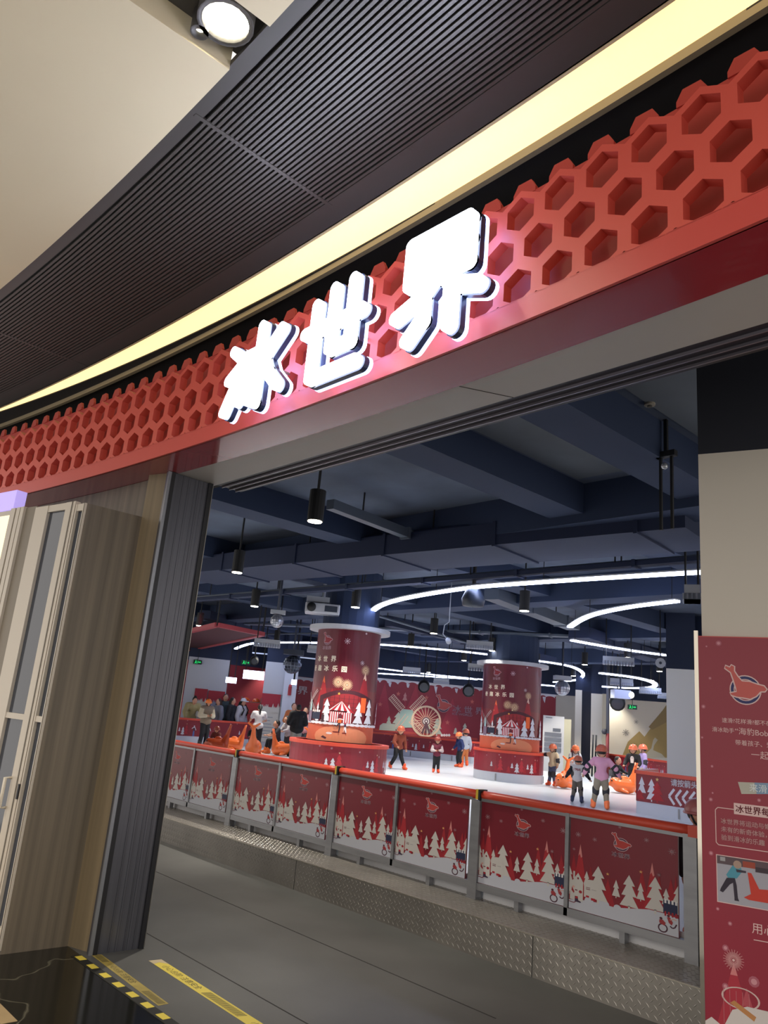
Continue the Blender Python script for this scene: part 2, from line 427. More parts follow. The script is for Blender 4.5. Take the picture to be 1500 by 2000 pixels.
mall_spot(-2.53, 1.03, 'small oval spotlight beside the glaring one in the dark ceiling slot', 14, 0.018)
light('mall_spot_beam', 'SPOT', (-2.41, 1.08, MC-0.03), 110, (1, 0.93, 0.78), (-2.6, 1.0, 0), 0.09, 2.2, 0.8)
# added fill spots out of view that brighten the mall side
for (x, y, pw) in ((-6.0, -1.5, 300), (-1.5, -2.0, 300), (1.6, 0.6, 220)):
    light('mall_fill_spot', 'SPOT', (x, y, MC-0.05), pw, (1, 0.9, 0.74), (x, y, 0), 0.12, 2.4, 0.7)

# ---------------- glowing cove between the ceiling and the shop front
covem = mat('warm cove light', '#fff2c8', emit=1.45, ecol='#ffdc9a', rough=0.6)
lipm = mat('cove lip paint', '#8d8168', rough=0.6)
t = empty('cove_light', (-3.3, 2.35, MC), 'long curved warm glowing cove light above the red shop front', 'cove light')
A_ = [(x, y-0.0, nx, ny) for x, y, nx, ny in arc(2.475, 0.0125, -3.3)]
MB().sweep(A_, [(0.0, MC+0.03), (0.0, MC+0.035), (0.262, MC+0.035), (0.262, MC+0.03)], covem).build('glowing_recess', t)  # the recess surface itself glows in place of its hidden tubes
MB().sweep(A_, [(0.238, MC-0.0), (0.238, MC+0.028), (0.262, MC+0.028), (0.262, MC-0.0)], mat('cove side paint', '#e8d6ae', rough=0.6)).build('recess_side', t)
mb = MB(); mb.sweep(A_, [(-0.03, MC-0.02), (-0.03, MC+0.06), (0.0, MC+0.06), (0.0, MC-0.02)], lipm)
mb.build('lip', t)
# dark recess wall behind the hood, up to the slab
blackp = mat('black recess paint', '#1f1d1e', rough=0.8)
mb = MB(); mb.sweep(arc(2.86), [(0.0, 3.14), (0.0, MC+0.1), (-0.06, MC+0.1), (-0.06, 3.14)], blackp)
mb.sweep(arc(2.86), [(0.0, MC+0.02), (0.0, MC+0.06), (0.39, MC+0.06), (0.39, MC+0.02)], blackp)
struct(mb.build('wall_front'), 'black recess wall above the shop entrance')

# ---------------- red shop front hood
redg = mat('glossy red lacquer', '#98242c', rough=0.22, coat=0.4); redf = mat('red fascia paint', '#c4473f', rough=0.4)
hood = empty('shop_front_hood', (-2.9, 2.3, 3.12), 'curved red hood with honeycomb screen above the entrance', 'shop front')
mb = MB(); mb.sweep(arc(2.225), [(0.0, 3.12), (0.0, 3.225), (-0.02, 3.225), (-0.02, 3.12)], redf)
mb.sweep(arc(2.205+0.02), [(-0.0, 3.222), (-0.0, 3.228), (-0.20, 3.228), (-0.20, 3.222)], redf); mb.build('front_rim', hood)
mb = MB(); mb.sweep(arc(2.52), [(0.0, 3.12), (0.0, 3.135), (0.28, 3.135), (0.28, 3.12)], redg); mb.build('underside', hood)
greym = mat('pale grey soffit', '#b4b0aa', rough=0.42, noise=0.06, nscale=(1.5, 1.5, 1.5))
mb = MB()
row = [r for r in arc(2.52, n=58)]
top = [(x, y, 3.122) for x, y, _, _ in row]; bk = [(x, 2.775, 3.122) for x, _, _, _ in row]
for i in range(len(row)-1):
    x0, y0 = row[i][:2]; x1, y1 = row[i+1][:2]
    mb.add([(x0, y0, 3.122), (x1, y1, 3.122), (x1, 2.775, 3.122), (x0, 2.775, 3.122), (x0, y0, 3.14), (x1, y1, 3.14), (x1, 2.775, 3.14), (x0, 2.775, 3.14)],
           [(0,3,2,1),(4,5,6,7),(0,1,5,4),(1,2,6,5),(2,3,7,6),(3,0,4,7)], greym)
mb.bar((-2.33, 2.52, 3.1215), (-2.2, 2.775, 3.1215), 0.004, 0.002, joint)
struct(mb.build('trim_3'), 'pale grey soffit strip behind the red underside')
# metal track lintel
trackm = mat('dark bronze track', '#2b2a30', rough=0.4, metal=0.6)
mb = MB().box(-4.96, 3, 2.775, 2.99, 3.125, 4.3, trackm)
for yy in (2.82, 2.885, 2.94): mb.box(-4.96, 3, yy, yy+0.006, 3.112, 3.125, P('#8c8790', rough=0.3, metal=0.7))
struct(mb.build('trim_4'), 'dark lintel with thin bright door tracks')
# honeycomb screen
def hexscreen(name, rows, pitch, hole, y0, y1, zc0, mate, zclip, par, xa=-10.4, xb=0.85):
    bm = bmesh.new(); R = pitch/math.sqrt(3); r = hole/math.sqrt(3)
    for j in range(rows):
        z = zc0-j*pitch*math.sqrt(3)/2; n = int((xb-xa)/pitch)
        for i in range(n):
            x = xa+(i+(0.5 if j % 2 else 0))*pitch
            V = []
            for (rad, yy) in ((R, y0), (r, y0), (R, y1), (r, y1)):
                V.append([bm.verts.new((x+rad*math.cos(PI/6+PI/3*k), yy, z+rad*math.sin(PI/6+PI/3*k))) for k in range(6)])
            for k in range(6):
                l = (k+1) % 6
                bm.faces.new((V[0][k], V[0][l], V[1][l], V[1][k])); bm.faces.new((V[1][k], V[1][l], V[3][l], V[3][k]))
                bm.faces.new((V[2][l], V[2][k], V[3][k], V[3][l]))
                if j == 0: bm.faces.new((V[0][l], V[0][k], V[2][k], V[2][l]))
    bmesh.ops.bisect_plane(bm, geom=bm.verts[:]+bm.edges[:]+bm.faces[:], plane_co=(0, 0, zclip), plane_no=(0, 0, -1), clear_outer=True)
    for v in bm.verts: v.co.y += yF(v.co.x)
    bmesh.ops.recalc_face_normals(bm, faces=bm.faces)
    me = bpy.data.meshes.new(name); bm.to_mesh(me); bm.free(); me.materials.append(mate); return link_mesh(name, me, par)
hexred = mat('honeycomb red paint', '#cc5244', rough=0.45)
hx0 = -10.4 + (((-1.755) - (-10.4)) % 0.1975)
hexscreen('honeycomb_screen', 3, 0.1975, 0.141, 2.225, 2.275, 3.632, hexred, 3.222, hood, xa=hx0)
backred = mat('dark red backing paint', '#b03c34', rough=0.5)
mb = MB(); mb.sweep(arc(2.37), [(0.0, 3.22), (0.0, 3.86), (-0.02, 3.86), (-0.02, 3.22)], backred)
x = hx0+0.1
while x < 0.8:
    for a in (0,):
        y = 2.37+yF(x)-0.005; mb.add([(x-0.06, y, 3.855), (x+0.06, y, 3.855), (x+0.06, y, 3.88), (x+0.035, y, 3.925), (x-0.035, y, 3.925), (x-0.06, y, 3.88)] + [(x-0.06, y+.02, 3.855), (x+0.06, y+.02, 3.855), (x+0.06, y+.02, 3.88), (x+0.035, y+.02, 3.925), (x-0.035, y+.02, 3.925), (x-0.06, y+.02, 3.88)],
            [(0,1,2,3,4,5),(11,10,9,8,7,6)]+[(i,(i+1)%6,6+(i+1)%6,6+i) for i in range(6)], backred)
    x += 0.1975
mb.build('backing', hood)

# ---------------- glowing characters
signw = mat('sign face', '#ffffff', emit=10.0, ecol='#dfe8ff'); signe = mat('sign halo acrylic', '#dfe8ff', emit=2.5, ecol='#bcd0ff'); signd = P('#2a3350', rough=0.3)
GL = {'bing': ([[(.04,.84),(.22,.70)], [(.0,.46),(.24,.60)], [(-.02,.06),(.24,.52)], [(.60,1.0),(.60,.04),(.46,.10)], [(.34,.68),(.52,.68),(.42,.36),(.24,.14)], [(1.0,.84),(.70,.58)], [(.64,.66),(.80,.36),(1.02,.14)]], -3.70, 0.49, 3.125, 0.475),
      'shi': ([[(.0,.60),(1.02,.60)], [(.18,.90),(.18,.04),(.98,.04)], [(.50,1.0),(.50,.30),(.84,.30)], [(.84,1.0),(.84,.30)]], -3.0, 0.43, 3.13, 0.475),
      'jie': ([[(.14,.96),(.88,.96),(.88,.54),(.14,.54),(.14,.96)], [(.51,.96),(.51,.54)], [(.14,.75),(.88,.75)], [(.51,.54),(.30,.36),(-.02,.26)], [(.51,.54),(.74,.36),(1.04,.26)], [(.34,.32),(.34,.14),(.16,-.02)], [(.70,.32),(.70,-.02)]], -2.30, 0.45, 3.14, 0.485)}
def strokes(mb, sts, x0, w, z0, h, r, y0, y1, m):
    for st in sts:
        for (a, b_), (c, d) in zip(st[:-1], st[1:]):
            p = Vector((x0+a*w, z0+b_*h)); q = Vector((x0+c*w, z0+d*h)); e = (q-p).normalized(); ang = math.atan2(e.y, e.x); pts = []
            for k in range(9): t = ang-PI/2+PI*k/8; pts.append((q.x+r*math.cos(t), q.y+r*math.sin(t)))
            for k in range(9): t = ang+PI/2+PI*k/8; pts.append((p.x+r*math.cos(t), p.y+r*math.sin(t)))
            n = len(pts); mb.add([(u, y0, v) for u, v in pts]+[(u, y1, v) for u, v in pts], [tuple(range(n)), tuple(n+k for k in range(n))[::-1]]+[(k, (k+1) % n, n+(k+1) % n, n+k) for k in range(n)], m)
for key, lab in (('bing', 'glowing white Chinese character for ice, leftmost on the red shop front'), ('shi', 'glowing white Chinese character in the middle of the shop front sign'), ('jie', 'glowing white Chinese character, rightmost and largest on the shop front sign')):
    sts, x0, w, z0, h = GL[key]; x0 += 0.0; yb = yF(x0)
    t = empty('illuminated_character', (x0+w/2, 2.1+yb, z0), lab, 'sign', 'glowing characters over the entrance')
    mb = MB(); strokes(mb, sts, x0, w, z0, h, 0.034, 2.05+yb, 2.085+yb, signw); mb.build('lit_face', t)
    mb = MB(); strokes(mb, sts, x0, w, z0, h, 0.040, 2.09+yb, 2.12+yb, signd); mb.build('dark_casing', t)
    mb = MB(); strokes(mb, sts, x0, w, z0, h, 0.043, 2.125+yb, 2.14+yb, signe)
    for xx in (x0+w*.3, x0+w*.7): mb.bar((xx, 2.13+yb, z0+h*.5), (xx, 2.24+yb, z0+h*.5), 0.012, 0.012, STEEL)
    mb.build('backlit_rim', t)
light('sign_glow', 'POINT', (-2.75, 1.95, 3.4), 7, (0.8, 0.87, 1.0), size=0.25)

# ---------------- left pier: veneer, metal reveal, glazed doors
struct(MB().box(-5.6, -5.187, 1.94, 2.343, 0.0, 2.80, WOODM).build('wall_left'), 'grey brown wood veneer pier left of the entrance')
mb = MB(); mb.sweep([(x, y, nx, ny) for x, y, nx, ny in arc(2.50, x0=-9.5, x1=-5.0, n=24)], [(0, 0), (0, 3.118), (-0.08, 3.118), (-0.08, 0)], WOODM)
struct(mb.build('wall_left'), 'grey brown wood veneer wall under the hood behind the pier')
mb = MB(); mb.add([(-5.187,2.343,0),(-4.995,2.413,0),(-4.995,2.73,0),(-5.187,2.73,0),(-5.187,2.343,3.12),(-4.995,2.413,3.12),(-4.995,2.73,3.12),(-5.187,2.73,3.12)], [(0,3,2,1),(4,5,6,7),(0,1,5,4),(1,2,6,5),(2,3,7,6),(3,0,4,7)], mat('brown veneer return', '#74664f', rough=0.45, noise=0.15, nscale=(30, 30, 0.4)))
struct(mb.build('wall_left'), 'narrow brown veneer return beside the metal jamb')
jm = mat('dark anodised jamb metal', '#63646c', rough=0.3, metal=0.7, noise=0.15, nscale=(30, 30, 0.5)); jd = P('#15161c', rough=0.4)
mb = MB().box(-4.995, -4.958, 2.385, 2.735, 0, 3.118, jm)
mb.box(-4.96, -4.948, 2.378, 2.402, 0, 3.118, P('#8f9299', rough=0.35, metal=0.7)).box(-4.957, -4.944, 2.402, 2.43, 0, 3.118, jd)
for a, w_ in ((2.50, 0.008), (2.545, 0.012), (2.60, 0.006), (2.625, 0.014), (2.665, 0.008)):
    mb.box(-4.958, -4.954, a, a+w_, 0, 3.118, jm); mb.box(-4.958, -4.9572, a+w_, a+w_+0.003, 0, 3.118, jd)
mb.box(-4.957, -4.943, 2.705, 2.735, 0, 3.118, jd).box(-4.957, -4.936, 2.735, 2.739, 0, 3.118, P('#a3a09a', rough=0.3, metal=0.8))
struct(mb.build('door_1'), 'grooved dark metal door jamb of the entrance')
frm = mat('beige aluminium frame', '#c6bdb0', rough=0.4); glassd = mat('dark reflective glass', '#3a3f4a', rough=0.08, spec=0.8)
FO = Vector((-5.19, 1.935)); FD = Vector((-0.983, -0.183)).normalized(); FN = Vector((-FD.y, FD.x)) * (1 if -FD.y*FO.x+FD.x*FO.y < 0 else -1)
def fp(u, z, off=0.0): p = FO+FD*u+FN*off; return Vector((p.x, p.y, z))
def fbox(mb, u0, u1, o0, o1, z0, z1, m):
    vs = [fp(u, z, o) for z in (z0, z1) for (u, o) in ((u0, o0), (u1, o0), (u1, o1), (u0, o1))]
    mb.add(vs, [(0,1,2,3),(7,6,5,4),(0,4,5,1),(1,5,6,2),(2,6,7,3),(3,7,4,0)], m); return mb
def door(ua, ub, sa, sb, ztop, label, handle=False):
    t = empty('glazed_door', fp((ua+ub)/2, 0), label, 'door', 'glazed doors by the veneer pier'); mb = MB()
    fbox(mb, ua, ua+sa, -0.03, 0.01, 0.02, ztop, frm); fbox(mb, ub-sb, ub, -0.03, 0.01, 0.02, ztop, frm)
    fbox(mb, ua+sa, ub-sb, -0.03, 0.005, ztop-0.05, ztop, frm); fbox(mb, ua+sa, ub-sb, -0.03, 0.005, 1.335, 1.372, frm); fbox(mb, ua+sa, ub-sb, -0.03, 0.005, 0.02, 0.14, frm)
    fbox(mb, ua+sa*.25, ua+sa*.34, 0.01, 0.014, 0.02, ztop, P('#6d675d')); mb.build('frame', t)
    fbox(MB(), ua+sa, ub-sb, -0.02, -0.012, 0.14, ztop-0.05, glassd).build('glass_pane', t)
    if handle:
        m = MB(); m.tube([fp(ua+sa, .975, .0), fp(ua+sa, .975, .05), fp(ua+sa, .795, .05), fp(ua+sa, .795, 0)], 0.011, P('#d8d0c0', rough=0.3)); m.build('handle', t, True)
        fbox(MB(), ua-0.012, ua+0.004, 0.012, 0.02, 0.86, 0.95, jd).build('lock', t)
door(.125, .642, .115, .17, 2.825, 'beige framed glass door with a square pull handle left of the veneer', True)
door(-.0, .112, .022, .012, 2.80, 'narrow beige framed glass leaf closest to the veneer')
mb = MB()
for a, b2 in ((.916, .981), (.848, .896), (.793, .837)): fbox(mb, a, b2, -0.02, 0.02, 0, 2.845, frm)
fbox(mb, .645, .981, -0.03, 0.0, 0, 2.84, P('#7f7669', rough=0.5)); struct(mb.build('trim_5'), 'ribbed beige frame upright at the left edge')
t = empty('lightbox_poster', fp(1.5, 0), 'glowing cream and blue lightbox poster at the left edge', 'poster')
fbox(MB(), .983, 2.2, -0.08, 0.0, 0.0, 2.84, frm).build('casing', t)
a = Art(); a.rect(0, 1.2, 0, 2.75, mat('lit print blue', '#b9c4f0', emit=1.0, ecol='#aebcf2')); a.poly([(0, 2.0), (.3, 1.8), (1.2, 2.2), (1.2, 2.75), (0, 2.75)], mat('lit print cream', '#f3e6c0', emit=0.9, ecol='#f6e9c4'))
a.build('lit_print', (0, 1.2, 0, 2.75), lambda u, v, o: fp(.99+u, 0.05+v, 0.002+o), 0.001, t)
fbox(MB(), .983, 2.2, -0.08, 0.004, 2.842, 3.0, mat('lit violet header', '#b9a8ee', emit=0.7, ecol='#b5a6f4')).build('violet_header', t)

# ---------------- right: angled poster wall inside
WD = Vector((0.952, 0.305)).normalized(); WN = Vector((WD.y, -WD.x)); WO = Vector((-2.055, 4.4))
def wp(u, z, off=0.0): p = WO+WD*u+WN*off; return Vector((p.x, p.y, z))
def wbox(mb, u0, u1, o0, o1, z0, z1, m):
    vs = [wp(u, z, o) for z in (z0, z1) for (u, o) in ((u0, o0), (u1, o0), (u1, o1), (u0, o1))]
    mb.add(vs, [(0,1,2,3),(7,6,5,4),(0,4,5,1),(1,5,6,2),(2,6,7,3),(3,7,4,0)], m); return mb
whitew = mat('warm white wall paint', '#d0c8bb', rough=0.75)
mb = MB(); wbox(mb, 0.018, 3.2, -0.14, -0.03, 0, 3.30, whitew); struct(mb.build('wall_right'), 'warm white angled wall behind the red poster')
mb = MB(); wbox(mb, 0.018, 3.2, -0.14, -0.031, 3.30, ZC, mat('near black wall paint', '#20222c', rough=0.8)); struct(mb.build('wall_right'), 'near black bulkhead above the white angled wall')
pos = empty('info_poster_board', (WO.x, WO.y, 0), 'tall red information poster board with white Chinese text at the right edge', 'poster')
mb = MB(); wbox(mb, 0.0, 1.3, -0.03, -0.002, 0.0, 2.17, redf); mb.build('board', pos)
mb = MB(); wbox(mb, -0.022, 0.0, -0.035, 0.002, 0.0, 2.20, mat('polished gold edge trim', '#c4bcae', rough=0.08, metal=1.0)); mb.build('edge_trim', pos)
a = Art(); posm = P('#8f2436', rough=0.4); lt = P('#dcbcb8', rough=0.5)
a.rect(0, 1.3, 0, 2.17, posm)
a.peak(.142, .03, .49, .26, P('#a92c3c')); a.peak(.142, .43, .49, .035, P('#cf7b7c')); a.peak(.01, .0, .2, .2, P('#a92c3c')); a.peak(.20, .30, .385, .05, P('#b04a55')); a.burst(.142, .5, .05, P('#c98f8f'), lt)
for (u, v, r) in ((.11,2.13,.016),(.045,2.11,.006),(.06,1.93,.009),(.022,1.77,.012),(.012,1.60,.007),(.06,1.45,.008),(.06,1.31,.006),(.05,1.275,.011),(.045,1.0,.012),(.072,.73,.009),(.13,.67,.011),(.105,.55,.016),(.235,.42,.026),(.1,.37,.016),(.29,1.3,.01)):
    a.disc(u, v, r, P('#a85a68'), n=10); a.disc(u, v, r*.55, P('#c98c94'), n=10)
a.logo(.242, 1.875, .075, P('#c8605a'), lt, NAVY)
a.text('速滑?花样滑?都不在话下', .117, 1.69, .026, lt); a.text('滑冰助手', .065, 1.637, .026, lt); a.text('“海豹Bob”', .183, 1.632, .037, lt)
a.text('带着孩子、爱人', .182, 1.575, .028, lt); a.text('一起来滑冰', .26, 1.512, .04, lt)
a.poly([(.189,1.382),(.45,1.40),(.45,1.335),(.36,1.34),(.205,1.322)], P('#b9b5a8')); a.poly([(.27,1.388),(.45,1.40),(.45,1.335),(.36,1.34),(.28,1.33)], P('#8099b4')); a.text('来滑冰', .245, 1.34, .04, P('#dfe4e4'))
a.ring(0,0,.001,.0005,lt)
for q in ([(.072,1.225),(.072,1.06),(.084,1.048),(1.2,1.048)], [(.072,1.225),(.084,1.238),(.165,1.238)]): a.lines(q, .004, lt)
a.rect(.165, .62, 1.215, 1.272, lt); a.text('冰世界每一天', .174, 1.224, .038, P('#7c2030'), 0.02)
a.text('冰世界将运动与娱乐结合', .098, 1.158, .0275, lt, 0.01); a.text('未有的新奇体验，', .098, 1.116, .0275, lt, 0.01); a.text('验到滑冰的乐趣', .098, 1.075, .0275, lt, 0.01)
a.rect(.070, 1.0, .764, .999, lt); a.rect(.074, 1.0, .768, .995, P('#a5a3ad'))
a.rect(.074, 1.0, .955, .995, P('#5b4a50')); a.rect(.09, .115, .97, .99, P('#a3a0a2')); a.rect(.2, .26, .955, .985, P('#9c4433')); a.rect(.26, 1.0, .94, .965, P('#3c3038'))
a.poly([(.118,.905),(.15,.955),(.19,.955),(.195,.93),(.17,.895),(.13,.885)], P('#4d93a6')); a.disc(.174,.963,.02,P('#a98f80')); a.poly([(.165,.94),(.215,.938),(.215,.928),(.17,.925)], P('#3a3340'))
a.poly([(.12,.89),(.09,.835),(.085,.82),(.1,.815),(.135,.86),(.15,.87),(.155,.8),(.155,.785),(.178,.785),(.172,.8),(.168,.86),(.16,.895)], P('#2c2433')); a.poly([(.222,.932),(.24,.932),(.275,.86),(.33,.865),(.33,.80),(.225,.80),(.2,.808),(.235,.83)], P('#c43a2a'))
a.text('用心', .234, .645, .05, lt); a.line((.24, .615), (.6, .62), .004, lt)
a.ring(.17, .33, .09, .009, P('#cdb3ae'), rv=.05)
for i in range(5): a.line((.09+i*.03, .20), (.09+i*.03, .36), .0022, P('#b87077'))
a.poly([(.09,.19),(.13,.27),(.2,.30),(.5,.30),(.5,.1),(.09,.1)], P('#cfc6c2')); a.poly([(.0,.19),(.03,.215),(.09,.18),(.09,.0),(0,0)], P('#cfc6c2')); a.poly([(.12,.30),(.14,.315),(.24,.262),(.23,.24)], P('#b97f4c'))
a.build('printed_sheet', (0, 1.3, 0.01, 2.165), lambda u, v, o: wp(u, v, o), 0.00025, pos)
# ================================================================ checker plate step and tapes
plate = mat('checker plate steel', '#a19c95', rough=0.34, metal=0.65, noise=0.15, nscale=(2, 2, 2))
def lozenges(mb, org, du, dv, nu, nv, pitch, h, m):
    org = Vector(org); du = Vector(du); dv = Vector(dv); nn = du.cross(dv).normalized()
    for i in range(nu):
        for j in range(nv):
            c = org+du*((i+.5+(0.5 if j % 2 else 0))*pitch)+dv*((j+.5)*pitch*0.5); s = 1 if j % 2 else -1
            a = (du*0.72+dv*s*0.70)*pitch*0.36; b = (du*-0.70*s+dv*0.72)*pitch*0.085*(s)
            mb.add([c-a, c+b, c+a, c-b, c-a*.5+nn*h, c+a*.5+nn*h], [(0,3,5,4),(3,2,5),(2,1,4,5),(1,0,4)], m)
step = empty('rink_step', (-6, 4.9, 0), 'long silver checker plate step in front of the rink fence', 'step')
mb = MB().box(-16, -1.75, 4.69, 5.24, 0.0, 0.25, plate)
lozenges(mb, (-14.0, 4.69, 0.012), (1, 0, 0), (0, 0, 1), 234, 9, 0.052, 0.0022, plate)
for xx in (-5.95, -3.35, -8.6): mb.box(xx, xx+0.004, 4.688, 4.6905, 0, 0.25, BLACK)
mb.build('riser', step)
mb = MB(); lozenges(mb, (-14.0, 4.70, 0.25), (1, 0, 0), (0, 1, 0), 234, 20, 0.052, 0.0022, plate)
mb.box(-16, -1.75, 4.684, 4.694, 0.246, 0.2535, P('#c9c2b4', rough=0.25, metal=0.8)); mb.build('tread', step)

yel = mat('yellow floor tape', '#d8c34a', rough=0.5); yel2 = mat('worn yellow tape', '#9c8a45', rough=0.6, noise=0.2, nscale=(12, 12, 12)); ink = P('#4a4428', rough=0.7)
def quad_art(name, pts, art, L, Wd, par=None):
    a, b, c, d = [Vector(p) for p in pts]            # a->b along the length, d->c the other edge
    return art.build(name, (0, L, 0, Wd), lambda u, v, o: (lambda q: Vector((q.x, q.y, 0.0015+o)))(a.lerp(b, u/L).lerp(d.lerp(c, u/L), v/Wd)), 0.0004, par)
a = Art(); a.rect(0, .93, 0, .06, yel2)
l = a.nxt()
for k in range(16): a.poly([(.01+k*.009, .01), (.014+k*.009, .01), (.02+k*.009, .05), (.016+k*.009, .05)], ink, l)
a.text('小心台阶 注意安全', .20, .014, .036, ink, 0, 1.1); l = a.nxt()
for k in range(17): a.poly([(.70+k*.0125, .01), (.705+k*.0125, .01), (.715+k*.0125, .05), (.71+k*.0125, .05)], ink, l)
o = quad_art('floor_tape', [(-4.955, 2.398), (-4.03, 2.365), (-4.03, 2.427), (-4.941, 2.457)], a, .93, .06)
tag(o, 'short worn yellow warning tape along the threshold', 'floor tape', 'printed warning tapes')
a = Art(); a.rect(0, 2.6, 0, .075, yel); a.poly([(0, 0), (.07, .0), (.05, .04), (.10, .075), (0, .075)], P('#b9a888'))
for q in range(3):
    a.text('小心台阶 注意安全', .12+q*.98, .018, .042, ink, 0, 1.15); l = a.nxt()
    for k in range(24): a.poly([(.62+q*.98+k*.016, .012), (.628+q*.98+k*.016, .012), (.642+q*.98+k*.016, .063), (.634+q*.98+k*.016, .063)], ink, l)
o = quad_art('floor_tape', [(-4.71, 2.655), (-2.11, 2.60), (-2.11, 2.675), (-4.70, 2.735)], a, 2.6, .075)
tag(o, 'long bright yellow warning tape on the grey floor with a curled end', 'floor tape', 'printed warning tapes')
strip = MB().box(-4.99, 2.5, 2.285, 2.345, 0.0, 0.0025, P('#16150f', rough=0.6)).build('trim_6'); struct(strip, 'black threshold strip under the yellow squares')
o0 = None
for k in range(16):
    x = -4.925+k*0.1725
    if o0 is None:
        o0 = MB().box(x-.04, x+.04, 2.298, 2.342, 0.0026, 0.0034, yel).build('yellow_square'); o = o0
    else:
        o = o0.copy(); COL.objects.link(o); o.location.x = k*0.1725
    nth = ['first', 'second', 'third', 'fourth', 'fifth', 'sixth', 'seventh', 'eighth', 'ninth', 'tenth', 'eleventh', 'twelfth', 'thirteenth', 'fourteenth', 'fifteenth', 'sixteenth'][k]
    tag(o, 'yellow square on the black threshold strip, %s from the metal jamb' % nth, 'floor marking', 'yellow threshold squares')

# ================================================================ rink fence in front
alu = mat('fence aluminium', '#96979b', rough=0.42, metal=0.55, noise=0.1, nscale=(3, 3, 20))
snowp = P('#c6c8d2', rough=0.45); treep = P('#cfcac4', rough=0.5); panelm = mat('fence print red', '#7c1c2c', rough=0.4); orail = mat('orange red rail', '#d24a36', rough=0.4)
def fence_art():
    a = Art(); a.rect(0, 1, 0, 1, panelm); a.poly([(0, 0), (1, 0), (1, .42), (0, .42)], P('#7f1626', rough=0.4))
    for (u, v, w, c) in ((.04,.60,.10,0),(.106,.72,.12,1),(.69,.60,.11,0),(.78,.68,.12,1),(.84,.58,.09,0),(.94,.56,.12,0),(.98,.6,.06,0),(.377,.41,.1,0),(.21,.5,.1,0),(.60,.44,.16,0)):
        a.peak(u, .1, v, w*1.5, P(['#a2202c', '#ae2630', '#981d29'][int(u*10) % 3]), P('#d98a86') if c else None)
    a.poly([(0, 0), (1, 0), (1, .18), (.9, .20), (.75, .2), (.6, .165), (.45, .13), (.3, .135), (.15, .12), (0, .09)], snowp)
    a.disc(.34, .13, .055, snowp, rv=.05); a.disc(.47, .13, .035, snowp, rv=.035); a.disc(.2, .12, .045, snowp, rv=.05)
    a.tree(.286, .12, .52, .19, treep, 3); a.tree(.576, .14, .50, .17, treep, 3); a.tree(.807, .17, .54, .18, treep, 3); a.tree(1.0, .22, .5, .12, treep, 3); a.tree(.0, .15, .46, .1, treep, 3)
    a.tree(.174, .26, .44, .07, treep, 2); a.tree(.457, .23, .42, .075, treep, 2); a.tree(.68, .26, .45, .075, treep, 2); a.tree(.9, .27, .45, .075, treep, 2)
    a.rect(.01, .14, .1, .30, treep); a.poly([(.03, .30), (.145, .30), (.09, .40)], treep); a.rect(.04, .058, .33, .41, treep)
    a.rect(.15, .30, .16, .32, treep); a.poly([(.15, .30), (.3, .30), (.27, .36), (.17, .35)], treep)
    a.rect(.17, .21, .245, .252, P('#6a2430')); a.rect(.17, .21, .262, .268, P('#6a2430')); a.rect(.225, .27, .25, .256, P('#a9a4a4'))
    a.disc(.09, .34, .009, P('#7c1c28'), rv=.012); a.rect(.141, .147, .14, .3, RED2); a.rect(.17, .20, .16, .18, RED2); a.rect(.22, .26, .14, .165, RED2)
    a.poly([(.03, .24), (.055, .19), (.05, .17), (.025, .2)], P('#a2202c')); a.disc(.045, .24, .012, P('#d9a79a')); a.rect(.06, .085, .205, .215, P('#5b2030')); a.disc(.115, .20, .016, P('#a2202c'))
    a.poly([(.06, .145), (.09, .145), (.095, .105), (.12, .095), (.12, .082), (.06, .085)], P('#3a2742')); a.rect(.065, .09, .12, .145, P('#a2202c')); a.lines([(0, .075), (.05, .07), (.07, .085)], .008, P('#7c1c28'))
    a.rect(.875, .995, .205, .335, P('#232a4a')); l = a.nxt()
    for k in range(4): a.rect(.885+k*.03, .902+k*.03, .305, .345, P('#e6e2e2'), l); a.rect(.885+k*.03, .900+k*.03, .18, .225, P('#a2202c'), l)
    a.ring(.87, .055, .042, .012, P('#4a2236'), rv=.045); a.poly([(.84, .13), (.87, .135), (.895, .11), (.885, .08), (.855, .09), (.84, .1)], P('#a2343a')); a.disc(.855, .145, .013, P('#5b2030'))
    a.lines([(.93, .09), (.95, .075), (.97, .085), (.985, .12)], .012, P('#4a2236')); a.poly([(.905, .17), (.93, .175), (.955, .13), (.945, .1), (.92, .12)], P('#a2343a')); a.disc(.918, .185, .012, P('#5b2030')); a.lines([(.93, .15), (.96, .165), (.985, .16)], .008, P('#d9a79a'))
    for (u, v, r) in ((.08, .82, .03), (.246, .80, .023), (.73, .90, .024), (.95, .83, .034), (.485, .985, .016), (.04, .65, .016), (.84, .57, .02)): a.flake(u, v, r, P('#b9929a'), .16)
    for (u, v) in ((.377, .46), (.68, .56)): a.star(u, v, .018, P('#e0a468'))
    a.logo(.50, .80, .066, P('#bf3f3a'), P('#cdb0b4'), P('#4a2440'), '冰世界')
    return a
PW, PH = 0.81, 0.60
def panel_fn(x0):
    return lambda u, v, o: Vector((x0+u*PW, 5.135-o, 0.375+v*PH))
fart = fence_art(); fence_sheet = None
